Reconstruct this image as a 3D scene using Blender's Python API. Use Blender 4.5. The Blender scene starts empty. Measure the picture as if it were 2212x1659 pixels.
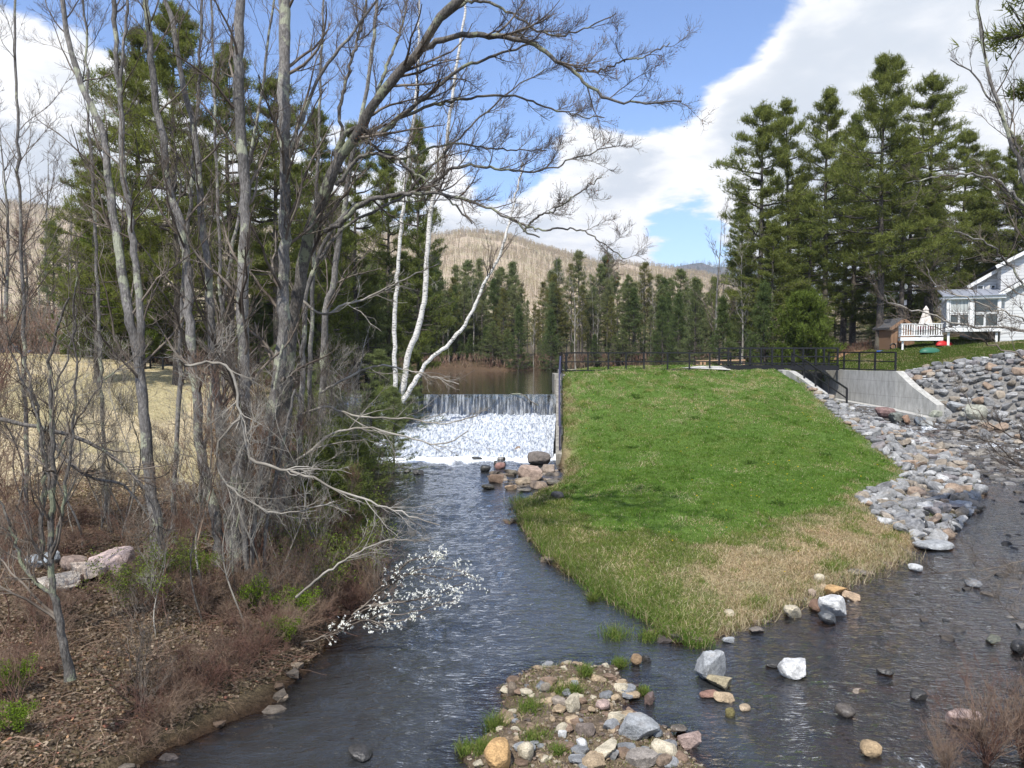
import bpy, math, random
import numpy as np
from mathutils import Vector

# ---------------------------------------------------------------- camera, sky, sun, exposure
S = bpy.context.scene
ZO = 6.0                    # camera height; working heights below are relative to the camera
F = 1600.0                  # focal length in reference pixels (2212 wide)
CX, CY, HOR = 1106.0, 829.5, 760.0
PITCH = math.atan((CY - HOR) / F)
R = math.radians
cam = bpy.data.cameras.new('camera'); camo = bpy.data.objects.new('camera', cam)
S.collection.objects.link(camo)
camo.location = (0, 0, ZO); camo.rotation_euler = (R(90) - PITCH, 0, 0)
cam.sensor_width = 36; cam.lens = F / 2212 * 36; cam.clip_start = .1; cam.clip_end = 5000
S.camera = camo
S.view_settings.view_transform = 'Standard'; S.view_settings.look = 'None'
S.view_settings.exposure = 0.55; S.view_settings.gamma = 1
S.render.engine = 'CYCLES'
S.cycles.use_denoising = True
S.cycles.max_bounces = 6; S.cycles.diffuse_bounces = 2; S.cycles.glossy_bounces = 3
S.cycles.transparent_max_bounces = 16; S.cycles.transmission_bounces = 3
S.cycles.caustics_reflective = False; S.cycles.caustics_refractive = False

SUN_EL, SUN_AZ = 56.0, 202.0     # azimuth clockwise from +Y (straight ahead)
sd = Vector((math.sin(R(SUN_AZ)) * math.cos(R(SUN_EL)), math.cos(R(SUN_AZ)) * math.cos(R(SUN_EL)), math.sin(R(SUN_EL))))
sun = bpy.data.lights.new('sun', 'SUN'); suno = bpy.data.objects.new('sun', sun)
S.collection.objects.link(suno)
sun.energy = 4.2; sun.angle = R(.55); sun.color = (1, .955, .88)
suno.rotation_euler = (-sd).to_track_quat('-Z', 'Y').to_euler()

def ray(px, py):
    x, yy = (px - CX) / F, -(py - CY) / F
    c, s = math.cos(PITCH), math.sin(PITCH)
    return np.array([x, yy * s + c, yy * c - s])

def P(px, py, Y):
    d = ray(px, py); return np.array([d[0] * Y / d[1], Y, d[2] * Y / d[1] + ZO])

class NT:
    """small helper round a node tree"""
    def __init__(s, tree): s.t = tree; tree.nodes.clear()
    def n(s, typ, ins=None, **kw):
        nd = s.t.nodes.new(typ)
        for k, v in kw.items(): setattr(nd, k, v)
        for k, v in (ins or {}).items():
            i = nd.inputs[k]
            if isinstance(v, bpy.types.NodeSocket): s.t.links.new(v, i)
            elif isinstance(v, bpy.types.Node): s.t.links.new(v.outputs[0], i)
            else: i.default_value = v
        return nd
    def math(s, op, a, b=None, c=None, clamp=False):
        nd = s.n('ShaderNodeMath', operation=op); nd.use_clamp = clamp
        for i, v in enumerate((a, b, c)):
            if v is None: continue
            if isinstance(v, (bpy.types.NodeSocket, bpy.types.Node)):
                s.t.links.new(v if isinstance(v, bpy.types.NodeSocket) else v.outputs[0], nd.inputs[i])
            else: nd.inputs[i].default_value = v
        return nd.outputs[0]
    def mr(s, v, a, b, c=0., d=1., smooth=True):
        nd = s.n('ShaderNodeMapRange', {'Value': v, 'From Min': a, 'From Max': b, 'To Min': c, 'To Max': d})
        if smooth: nd.interpolation_type = 'SMOOTHSTEP'
        return nd.outputs[0]
    def noise(s, vec, scale, detail=4., rough=.55, dist=0., out=0):
        return s.n('ShaderNodeTexNoise', {'Vector': vec, 'Scale': scale, 'Detail': detail, 'Roughness': rough, 'Distortion': dist}).outputs[out]
    def mix(s, f, a, b, mode='MIX'):
        nd = s.n('ShaderNodeMix', data_type='RGBA', blend_type=mode)
        for i, v in ((0, f), (6, a), (7, b)):
            if isinstance(v, bpy.types.NodeSocket): s.t.links.new(v, nd.inputs[i])
            elif i == 0: nd.inputs[0].default_value = v
            else: nd.inputs[i].default_value = (*v[:3], 1)
        return nd.outputs[2]
    def scalev(s, vec, sc):
        return s.n('ShaderNodeVectorMath', {0: vec, 1: sc}, operation='MULTIPLY').outputs[0]

W = bpy.data.worlds.new('World'); S.world = W; W.use_nodes = True
w = NT(W.node_tree)
sky = w.n('ShaderNodeTexSky', sky_type='NISHITA', sun_disc=False, sun_elevation=R(SUN_EL), sun_rotation=R(SUN_AZ), altitude=200., air_density=1.0, dust_density=.25, ozone_density=2.2)
tc = w.n('ShaderNodeTexCoord').outputs['Generated']
sep = w.n('ShaderNodeSeparateXYZ', {0: tc})
zz = w.math('ADD', w.math('MAXIMUM', sep.outputs[2], 0.), .16)
pv = w.n('ShaderNodeCombineXYZ', {0: w.math('DIVIDE', sep.outputs[0], zz), 1: w.math('DIVIDE', sep.outputs[1], zz), 2: 0.3})
n1 = w.noise(pv.outputs[0], 1.6, 9, .6, .35)
n2 = w.noise(pv.outputs[0], 5.5, 7, .62, .2)
acc = w.math('ADD', n1, w.math('MULTIPLY', w.math('SUBTRACT', n2, .5), .62))
def blob(px, py, rad, amt):
    global acc
    d = ray(px, py); d = d / np.linalg.norm(d)
    dot = w.n('ShaderNodeVectorMath', {0: tc, 1: tuple(d)}, operation='DOT_PRODUCT').outputs['Value']
    acc = w.math('ADD', acc, w.mr(dot, math.cos(R(rad)), math.cos(R(rad * .25)), 0, amt))
for b in [(1950, 60, 17, .25), (1950, 420, 16, .30), (1640, 160, 5, .22), (1500, 330, 8, .24), (1280, 330, 6, .18), (1250, 480, 8, .20), (1180, 190, 7, .15), (960, 330, 6, .12), (60, 330, 11, .26), (250, 300, 8, .12),
          (450, 560, 14, .3), (900, 520, 12, .24), (-500, 300, 22, .15), (1450, 60, 9, -.40), (900, -150, 22, -.34), (300, 60, 12, -.22), (1380, 150, 3, -.15),
          (1475, 480, 4.0, -.26), (1120, 310, 4, -.22), (1080, 400, 3.5, -.18), (1560, 60, 5, -.1), (1300, -600, 30, -.18), (700, 150, 9, .10), (1050, 120, 5, .08)]:
    blob(*b)
cm = w.mr(acc, .455, .64)
n3 = w.noise(w.scalev(pv.outputs[0], (1, 1, 1)), 2.1, 7, .55, .2)
thick = w.mr(acc, .60, 1.0)
ccol = w.mix(w.mr(w.math('ADD', n3, w.math('MULTIPLY', thick, .20)), .50, .80), (.99, .99, 1.0), (.64, .69, .76))
bs = w.n('ShaderNodeBackground', {'Color': w.mix(1., sky.outputs[0], (.85, .92, 1.08), 'MULTIPLY'), 'Strength': .145})
bc = w.n('ShaderNodeBackground', {'Color': ccol, 'Strength': .82})
ms = w.n('ShaderNodeMixShader', {0: cm, 1: bs, 2: bc})
w.n('ShaderNodeOutputWorld', {0: ms})

# ---------------------------------------------------------------- helpers
rng = np.random.default_rng(11)
COL = S.collection

def tag(o, label=None, cat=None, group=None, kind=None):
    if label: o['label'] = label
    if cat: o['category'] = cat
    if group: o['group'] = group
    if kind: o['kind'] = kind
    return o

def thing(name, label, cat, loc=(0, 0, 0), group=None, rz=0, sc=1):
    o = bpy.data.objects.new(name, None); COL.objects.link(o)
    o.location = tuple(float(v) for v in loc); o.rotation_euler = (0, 0, rz); o.scale = (sc, sc, sc)
    o.empty_display_size = .3
    return tag(o, label, cat, group)

def dup(root, loc, rz=0, sc=(1, 1, 1), label=None, group=None):
    r = root.copy(); COL.objects.link(r)
    r.location = tuple(float(v) for v in loc); r.rotation_euler = (0, 0, rz); r.scale = sc
    if label: r['label'] = label
    if group: r['group'] = group
    for ch in root.children:
        c = ch.copy(); COL.objects.link(c); c.parent = r
        for g in ch.children:
            d = g.copy(); COL.objects.link(d); d.parent = c
    return r

class Geo:
    def __init__(s): s.V = []; s.F = []; s.C = []; s.n = 0
    def add(s, V, Fc, col=None):
        V = np.asarray(V, float).reshape(-1, 3)
        Fs = Fc if isinstance(Fc, (list, tuple)) and len(Fc) and isinstance(Fc[0], np.ndarray) and Fc[0].ndim == 2 else [np.asarray(Fc)]
        for f in Fs:
            if len(f): s.F.append(np.asarray(f, np.int64) + s.n)
        if col is None: col = (1, 1, 1)
        c = np.asarray(col, float)
        if c.ndim == 1: c = np.broadcast_to(c, (len(V), 3))
        s.V.append(V); s.C.append(c); s.n += len(V); return s
    def box(s, c, size, rz=0, col=None):
        h = np.array(size) / 2
        q = np.array([[x, y, z] for x in (-1, 1) for y in (-1, 1) for z in (-1, 1)]) * h
        if rz: q = q @ np.array([[math.cos(rz), math.sin(rz), 0], [-math.sin(rz), math.cos(rz), 0], [0, 0, 1]])
        return s.add(q + np.array(c), np.array([[0, 1, 3, 2], [4, 6, 7, 5], [0, 4, 5, 1], [2, 3, 7, 6], [0, 2, 6, 4], [1, 5, 7, 3]]), col)
    def bar(s, p, q, wd, ht, col=None):
        p, q = np.array(p, float), np.array(q, float); t = (q - p) / np.linalg.norm(q - p)
        up = np.array([0, 0, 1.]) if abs(t[2]) < .9 else np.array([0, 1., 0])
        a = np.cross(t, up); a /= np.linalg.norm(a); b = np.cross(a, t)
        V = [o + a * i * wd / 2 + b * j * ht / 2 for o in (p, q) for i, j in ((-1, -1), (1, -1), (1, 1), (-1, 1))]
        return s.add(V, np.array([[0, 1, 2, 3], [7, 6, 5, 4], [0, 4, 5, 1], [1, 5, 6, 2], [2, 6, 7, 3], [3, 7, 4, 0]]), col)
    def prism(s, poly, z0, z1, col=None):
        """poly: plan outline (counter-clockwise); z0,z1 scalars or per-vertex lists"""
        n = len(poly); z0 = np.broadcast_to(z0, n); z1 = np.broadcast_to(z1, n)
        V = [(x, y, z) for (x, y), z in zip(poly, z0)] + [(x, y, z) for (x, y), z in zip(poly, z1)]
        Fq = [np.array([[i, (i + 1) % n, (i + 1) % n + n, i + n] for i in range(n)]), np.array([list(range(n, 2 * n))]), np.array([list(range(n - 1, -1, -1))])]
        return s.add(V, Fq, col)
    def build(s, name, mat, parent=None, origin=(0, 0, 0), smooth=False):
        V = np.concatenate(s.V) - np.array(origin); C = np.concatenate(s.C)
        me = bpy.data.meshes.new(name)
        me.vertices.add(len(V)); me.vertices.foreach_set('co', V.astype(np.float32).ravel())
        loops = np.concatenate([f.ravel() for f in s.F]); tot = np.concatenate([np.full(len(f), f.shape[1]) for f in s.F])
        st = np.concatenate([[0], np.cumsum(tot)[:-1]])
        me.loops.add(len(loops)); me.loops.foreach_set('vertex_index', loops.astype(np.int32))
        me.polygons.add(len(tot)); me.polygons.foreach_set('loop_start', st.astype(np.int32))
        try: me.polygons.foreach_set('loop_total', tot.astype(np.int32))
        except Exception: pass
        me.update(calc_edges=True)
        me.polygons.foreach_set('use_smooth', np.full(len(tot), bool(smooth)))
        at = me.attributes.new('Col', 'FLOAT_COLOR', 'POINT')
        at.data.foreach_set('color', np.concatenate([C, np.ones((len(C), 1))], 1).astype(np.float32).ravel())
        if mat: me.materials.append(mat)
        o = bpy.data.objects.new(name, me); COL.objects.link(o)
        if parent: o.parent = parent
        elif any(origin): o.location = tuple(float(v) for v in origin)
        return o

def norm(v): return v / np.maximum(np.linalg.norm(v, axis=-1, keepdims=True), 1e-9)

def tubes(Pt, Rd, k, g=None, col=None):
    """batch of tapered tubes, Pt (m,n,3), Rd (m,n)"""
    if g is None: g = Geo()
    m, n, _ = Pt.shape
    T = np.gradient(Pt, axis=1); T = norm(T)
    mean = norm(Pt[:, -1] - Pt[:, 0])
    ref = np.where(np.abs(mean[:, 2:3]) < .75, np.array([[0, 0, 1.]]), np.array([[1., .13, 0]]))[:, None, :]
    A = norm(np.cross(T, np.broadcast_to(ref, T.shape))); B = np.cross(T, A)
    a = np.arange(k) / k * 2 * np.pi
    V = Pt[:, :, None, :] + Rd[:, :, None, None] * (np.cos(a)[None, None, :, None] * A[:, :, None, :] + np.sin(a)[None, None, :, None] * B[:, :, None, :])
    i = np.arange(n - 1)[:, None] * k; j = np.arange(k)[None, :]; j2 = (j + 1) % k
    q = np.stack([i + j, i + j2, i + k + j2, i + k + j], -1).reshape(-1, 4)
    Fq = (q[None] + (np.arange(m) * n * k)[:, None, None]).reshape(-1, 4)
    c = None
    if col is not None:
        c = np.asarray(col, float)
        if c.ndim == 2: c = np.repeat(c, n * k, axis=0)
    g.add(V.reshape(-1, 3), Fq, c); return g

def resample(pts, n, wob=0.):
    pts = np.asarray(pts, float); m = len(pts)
    e = np.concatenate([[2 * pts[0] - pts[1]], pts, [2 * pts[-1] - pts[-2]]])
    d = np.concatenate([[0], np.cumsum(np.linalg.norm(np.diff(pts, axis=0)[:, :3], axis=1))]); u = np.interp(np.linspace(0, d[-1], n), d, np.arange(m))
    i = np.minimum(u.astype(int), m - 2); t = (u - i)[:, None]
    p0, p1, p2, p3 = e[i], e[i + 1], e[i + 2], e[i + 3]
    o = .5 * (2 * p1 + (p2 - p0) * t + (2 * p0 - 5 * p1 + 4 * p2 - p3) * t ** 2 + (3 * p1 - p0 - 3 * p2 + p3) * t ** 3)
    if wob:
        nz = rng.normal(size=(n, 3)) * wob; nz[0] = 0; o[:, :3] += nz
    return o

def ramify(Pt, Rd, count, t0, t1, ang, lf, rr, npts=5, up=.3, wig=.12, flat=0., lmin=.0, lmax=99., rmin=.003, taper=.3, bias=None, fall=.6):
    m, n, _ = Pt.shape
    t = rng.uniform(t0, t1, (m, count)); u = t * (n - 1); i = np.minimum(u.astype(int), n - 2); f = (u - i)[..., None]
    mi = np.arange(m)[:, None]
    a, b = Pt[mi, i], Pt[mi, i + 1]; pos = a * (1 - f) + b * f; tan = norm(b - a)
    rad = Rd[mi, i] * (1 - f[..., 0]) + Rd[mi, i + 1] * f[..., 0]
    plen = np.linalg.norm(np.diff(Pt, axis=1), axis=2).sum(1)[:, None]
    L = np.clip(plen * lf * (1 - fall * t) * rng.uniform(.55, 1.25, t.shape), lmin, lmax)
    rv = rng.normal(size=pos.shape); rv[..., 2] *= (1 - flat)
    if bias is not None: rv = rv + np.array(bias)
    pr = norm(rv - tan * (rv * tan).sum(-1, keepdims=True))
    an = (ang * rng.uniform(.7, 1.25, t.shape))[..., None]
    d = norm(tan * np.cos(an) + pr * np.sin(an))
    pos, d, L = pos.reshape(-1, 3), d.reshape(-1, 3), L.reshape(-1)
    out = [pos]; st = (L / (npts - 1))[:, None]
    for k in range(npts - 1):
        d = norm(d + rng.normal(size=d.shape) * wig + np.array([0, 0, up / (npts - 1)]))
        out.append(out[-1] + d * st)
    C = np.stack(out, 1)
    r0 = np.minimum(rad.reshape(-1) * rr, L * .05)
    r0 = np.maximum(r0, rmin)
    RC = r0[:, None] * np.linspace(1, taper, npts)[None]
    return C, np.maximum(RC, rmin * .6)

def cards(g, pos, d, L, wd, col, quad=False):
    """needle / leaf / blade shapes: pos (m,3), direction d, length, width"""
    m = len(pos); s = norm(np.cross(d, rng.normal(size=(m, 3)))) * (np.asarray(wd) * np.ones(m))[:, None] / 2
    tip = pos + d * (np.asarray(L) * np.ones(m))[:, None]
    if quad:
        mid = (pos + tip) / 2
        V = np.stack([pos, mid + s, tip, mid - s], 1).reshape(-1, 3); k = 4
    else:
        V = np.stack([pos - s, pos + s, tip], 1).reshape(-1, 3); k = 3
    g.add(V, np.arange(m * k).reshape(m, k), np.repeat(col, k, axis=0) if np.ndim(col) == 2 else col)

# value noise
def _h(ix, iy, s):
    v = (ix * 374761393 + iy * 668265263 + s * 2147483647 + 1013904223) & 0xffffffff
    v = ((v ^ (v >> 13)) * 1274126177) & 0xffffffff
    return ((v ^ (v >> 16)) & 0xffff) / 65535.
def vn(x, y, s=0):
    x = np.asarray(x, float) + 1000; y = np.asarray(y, float) + 1000
    ix, iy = np.floor(x).astype(np.int64), np.floor(y).astype(np.int64); fx, fy = x - ix, y - iy
    fx, fy = fx * fx * (3 - 2 * fx), fy * fy * (3 - 2 * fy)
    return (_h(ix, iy, s) * (1 - fx) + _h(ix + 1, iy, s) * fx) * (1 - fy) + (_h(ix, iy + 1, s) * (1 - fx) + _h(ix + 1, iy + 1, s) * fx) * fy
def fbm(x, y, s=0, o=4):
    r = 0; a = .5; t = 0
    for k in range(o): r = r + a * vn(x * 2 ** k, y * 2 ** k, s + k); t += a; a *= .5
    return r / t
def sst(v, a, b):
    t = np.clip((v - a) / (b - a), 0, 1); return t * t * (3 - 2 * t)

def sdf(poly, x, y):
    """signed distance, positive inside"""
    x, y = np.asarray(x, float), np.asarray(y, float); d = np.full(x.shape, 1e9); ins = np.zeros(x.shape, bool)
    p = np.asarray(poly, float)
    for i in range(len(p)):
        a, b = p[i], p[(i + 1) % len(p)]; e = b - a; L2 = (e ** 2).sum() + 1e-12
        t = np.clip(((x - a[0]) * e[0] + (y - a[1]) * e[1]) / L2, 0, 1)
        d = np.minimum(d, np.hypot(x - a[0] - t * e[0], y - a[1] - t * e[1]))
        c = ((a[1] > y) != (b[1] > y)) & (x < (b[0] - a[0]) * (y - a[1]) / (b[1] - a[1] + 1e-12) + a[0]); ins ^= c
    return np.where(ins, d, -d)

# ---------------------------------------------------------------- materials
def newmat(name):
    m = bpy.data.materials.new(name); m.use_nodes = True; return m, NT(m.node_tree)
def principled(name, build, rough=.8, bump=None, metal=0., spec=.3):
    m, t = newmat(name)
    oc = t.n('ShaderNodeTexCoord').outputs['Object']; gc = t.n('ShaderNodeNewGeometry').outputs['Position']
    c = build(t, oc, gc)
    bs = t.n('ShaderNodeBsdfPrincipled', {'Roughness': rough, 'Metallic': metal, 'Specular IOR Level': spec})
    if isinstance(c, bpy.types.NodeSocket): t.t.links.new(c, bs.inputs['Base Color'])
    else: bs.inputs['Base Color'].default_value = (*c, 1)
    if bump:
        sc, dist, det = bump
        vec = gc if len(bump) == 3 else oc
        b = t.n('ShaderNodeBump', {'Height': t.noise(vec, sc, det, .6), 'Strength': 1., 'Distance': dist})
        t.t.links.new(b.outputs[0], bs.inputs['Normal'])
    t.n('ShaderNodeOutputMaterial', {0: bs}); return m

def attrc(t): return t.n('ShaderNodeAttribute', attribute_name='Col').outputs['Color']
def foliage(name, trans=.35):
    m, t = newmat(name)
    c = attrc(t)
    d = t.n('ShaderNodeBsdfDiffuse', {'Color': c}); tr = t.n('ShaderNodeBsdfTranslucent', {'Color': t.mix(1., c, (1.25, 1.2, .7), 'MULTIPLY')})
    t.n('ShaderNodeOutputMaterial', {0: t.n('ShaderNodeMixShader', {0: trans, 1: d, 2: tr})}); return m
M = {}
M['needle'] = foliage('needle', .3)
M['leaf'] = foliage('leaf', .4)
M['grass'] = foliage('grass', .35)
M['petal'] = foliage('petal', .3)
def _ground(t, oc, gc):
    c = attrc(t); n = t.noise(gc, 9., 6, .65); n2 = t.noise(gc, 45., 4, .6)
    f = t.math('MULTIPLY', t.mr(n, .3, .7, .72, 1.28), t.mr(n2, .3, .7, .72, 1.28))
    return t.n('ShaderNodeVectorMath', {0: c, 'Scale': f}, operation='SCALE').outputs[0]
M['ground'] = principled('ground', _ground, .95, (16., .05, 5), spec=.1)
def _bark(c1, c2, c3, sc=1.):
    def f(t, oc, gc):
        v = t.scalev(gc, (16 * sc, 16 * sc, 5 * sc)); n = t.noise(v, 2.2, 5, .65)
        base = t.mix(t.mr(n, .38, .62), c1, c2)
        li = t.noise(gc, 1.5, 6, .68); d = t.mr(t.noise(gc, .9, 4, .6), .35, .65, .62, 1.15); base = t.n('ShaderNodeVectorMath', {0: base, 'Scale': d}, operation='SCALE').outputs[0]; return t.mix(t.mr(li, .535, .59, 0, .8), base, c3)
    return f
def bark(name, c1, c2, c3, dist=.05, sc=1.):
    m, t = newmat(name); gc = t.n('ShaderNodeNewGeometry').outputs['Position']
    c = _bark(c1, c2, c3, sc)(t, gc, gc)
    bs = t.n('ShaderNodeBsdfPrincipled', {'Roughness': .9, 'Specular IOR Level': .15, 'Base Color': c})
    b = t.n('ShaderNodeBump', {'Height': t.noise(t.scalev(gc, (14 * sc, 14 * sc, 2.2 * sc)), 2., 5, .65), 'Strength': 1., 'Distance': dist})
    t.t.links.new(b.outputs[0], bs.inputs['Normal']); t.n('ShaderNodeOutputMaterial', {0: bs}); return m
M['bark'] = bark('maple_bark', (.15, .14, .13), (.28, .265, .25), (.44, .46, .33))
M['bark_dark'] = bark('dark_bark', (.095, .085, .077), (.20, .185, .165), (.27, .29, .19))
M['bark_pine'] = bark('pine_bark', (.05, .043, .038), (.17, .145, .125), (.15, .14, .11))
M['twig'] = principled('twig', lambda t, oc, gc: t.mix(t.mr(t.noise(gc, 1.3, 3), .42, .6), (.075, .058, .045), (.19, .16, .13)), .85)
M['twig_red'] = principled('twig_red', lambda t, oc, gc: t.mix(t.mr(t.noise(gc, 1.1, 3), .4, .6), (.14, .075, .055), (.24, .17, .12)), .85)
M['twig_pale'] = principled('twig_pale', lambda t, oc, gc: t.mix(t.mr(t.noise(gc, 1.5, 3), .4, .6), (.20, .18, .15), (.35, .325, .28)), .85)
def _birch(t, oc, gc):
    n = t.noise(t.scalev(gc, (3, 3, 16)), 1.6, 4, .7)
    c = t.mix(t.mr(n, .40, .47), (.06, .055, .05), (.62, .60, .56)); return t.mix(t.mr(t.noise(gc, 1.1, 3), .58, .7, 0, .6), c, (.34, .32, .28))
M['birch'] = principled('birch_bark', _birch, .75)
def _rock(src):
    def f(t, oc, gc):
        c = attrc(t) if src == 'attr' else t.n('ShaderNodeObjectInfo').outputs['Color']
        n = t.noise(gc, 7., 6, .7); n2 = t.noise(gc, 60., 3, .7); v = t.math('MULTIPLY', t.mr(n, .3, .7, .62, 1.3), t.mr(n2, .35, .65, .75, 1.2))
        c = t.n('ShaderNodeVectorMath', {0: c, 'Scale': v}, operation='SCALE').outputs[0]
        return t.mix(t.mr(t.noise(gc, 2.3, 4), .58, .74, 0, .35), c, (.27, .21, .14))
    return f
M['rock'] = principled('rock', _rock('obj'), .85, (24., .02, 5), spec=.25)
M['rock_mass'] = principled('rock_mass', _rock('attr'), .85, (24., .02, 5), spec=.25)
M['rock_wet'] = principled('rock_wet', _rock('obj'), .25, (24., .02, 5), spec=.6)
def _conc(lo, hi):
    def f(t, oc, gc):
        n = t.noise(t.scalev(gc, (1.5, 1.5, .35)), 3., 6, .7); n2 = t.noise(gc, 18., 4, .6)
        c = t.mix(t.mr(n, .32, .68), lo, hi); c = t.mix(t.mr(n2, .5, .75, 0, .35), c, tuple(v * .7 for v in lo)); z = t.n('ShaderNodeSeparateXYZ', {0: gc}).outputs[2]; fr = t.math('FRACT', t.math('MULTIPLY', z, 1.22)); ln = t.mr(t.math('ABSOLUTE', t.math('SUBTRACT', fr, .3)), .0, .03, .45, 0.); return t.mix(ln, c, tuple(v * .55 for v in lo))
    return f
M['concrete'] = principled('concrete', _conc((.30, .295, .27), (.47, .46, .43)), .85, (30., .006, 4))
M['concrete_old'] = principled('concrete_old', _conc((.16, .15, .125), (.34, .32, .28)), .9, (20., .02, 5))
M['concrete_wet'] = principled('concrete_wet', _conc((.02, .021, .02), (.07, .07, .066)), .35, (20., .02, 5), spec=.5)
M['black'] = principled('black_paint', lambda t, oc, gc: (.012, .012, .014), .38, spec=.4)
M['plum'] = principled('dark_rail_paint', lambda t, oc, gc: (.045, .04, .07), .35, spec=.5)
M['wood'] = principled('fresh_wood', lambda t, oc, gc: t.mix(t.mr(t.noise(t.scalev(gc, (6, 6, 1)), 4., 4), .35, .65), (.42, .25, .14), (.55, .38, .24)), .75)
M['white'] = principled('white_paint', lambda t, oc, gc: t.mix(t.mr(t.noise(gc, 3., 4), .35, .65), (.72, .72, .70), (.82, .82, .81)), .55)
def _clap(t, oc, gc):
    s = t.n('ShaderNodeSeparateXYZ', {0: gc}); fr = t.math('FRACT', t.math('MULTIPLY', s.outputs[2], 4.6))
    return t.mix(t.mr(fr, .0, .22), (.28, .28, .29), (.62, .62, .61))
M['clapboard'] = principled('clapboard', _clap, .6)
def _log(t, oc, gc):
    s = t.n('ShaderNodeSeparateXYZ', {0: gc}); fr = t.math('FRACT', t.math('MULTIPLY', s.outputs[0], 3.6))
    return t.mix(t.mr(fr, .0, .2), (.08, .045, .028), (.26, .16, .10))
M['board'] = principled('shed_boards', _log, .8)
M['shingle'] = principled('roof_shingle', lambda t, oc, gc: t.mix(t.mr(t.noise(gc, 14., 3), .3, .7), (.05, .05, .055), (.11, .11, .115)), .9)
M['tin'] = principled('standing_seam', lambda t, oc, gc: (.36, .38, .43), .35, metal=.3)
M['glass'] = principled('window_glass', lambda t, oc, gc: (.02, .024, .028), .05, spec=.8)
M['curtain'] = principled('curtain', lambda t, oc, gc: t.mix(t.mr(t.noise(t.scalev(gc, (14, 14, 1)), 1., 2), .4, .6), (.32, .34, .33), (.5, .52, .5)), .8)
M['canvas'] = principled('canvas', lambda t, oc, gc: t.mix(t.mr(t.noise(gc, 5., 3), .4, .6), (.55, .50, .44), (.72, .69, .64)), .85)
M['gravel'] = principled('gravel', lambda t, oc, gc: t.mix(t.mr(t.noise(gc, 40., 3), .35, .65), (.35, .34, .31), (.6, .58, .54)), .95, (60., .01, 3))
for nm, c in (('green_plastic', (.03, .13, .08)), ('red_paint', (.42, .02, .02)), ('blue_plastic', (.02, .09, .42)), ('maroon', (.16, .03, .04)), ('grey_paint', (.28, .29, .31))):
    M[nm] = principled(nm, lambda t, oc, gc, c=c: c, .45)
# ---------------------------------------------------------------- terrain
WATER = [(-9, -12), (-7.0, 3), (-6.0, 6), (-5.06, 10.05), (-3.96, 11.6), (-3.6, 14.1), (-3.57, 15.6), (-3.9, 20), (-4.6, 25), (-6, 30), (-9, 34), (-12, 37), (-12.6, 43.3),
         (2.85, 43.3), (2.2, 34.4), (2.15, 31), (1.97, 29), (.73, 26.7), (.06, 25.5), (.1, 23.6), (.46, 21.7), (1.27, 18.7), (2.05, 16.9), (2.9, 15.7), (3.1, 14.3), (3.7, 14.1), (4.5, 14.7), (5.9, 16), (8.9, 18.7),
         (10.6, 19.9), (12.9, 21.9), (15.4, 24.6), (17.7, 27.7), (19, 30.7), (19.8, 35.4), (19.2, 38.0), (18.25, 38.7), (17.1, 45), (17.05, 48.5), (20.45, 48.5), (21.45, 41), (22.2, 38.3),
         (23.4, 35), (24.0, 30), (24.0, 26), (23, 20), (19, 14), (14, 9), (11, 0), (10, -12)]
BAR = [(-.25, 12.2), (.2, 12.8), (1, 13.1), (1.8, 13.0), (2.1, 12.1), (1.75, 11.4), (2.4, 10.7), (2.6, 9.5), (2, 8), (0, 8), (-.7, 9.3), (-.6, 10.2), (-.1, 11)]
POND = [(-12.6, 43.25), (2.8, 43.25), (2.9, 48), (13, 48.7), (17, 48.2), (20.3, 48.2), (21, 54), (19, 62), (22, 75), (28, 90), (34, 100), (10, 102), (-10, 100), (-25, 98), (-31, 80), (-24, 60), (-17, 48)]
PZ = -2.52
def Wz(x, y):
    l = np.interp(y, [14, 36, 37], [-5.62, -5.2, -5.2]); r = np.interp(y, [14, 20, 25.5, 28, 31, 35.4, 38.6, 42, 47], [-5.62, -5.55, -5.3, -5.15, -4.8, -4.2, -3.5, -3.1, -2.95])
    return np.where(np.asarray(x) > 3.4, r, l)
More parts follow.
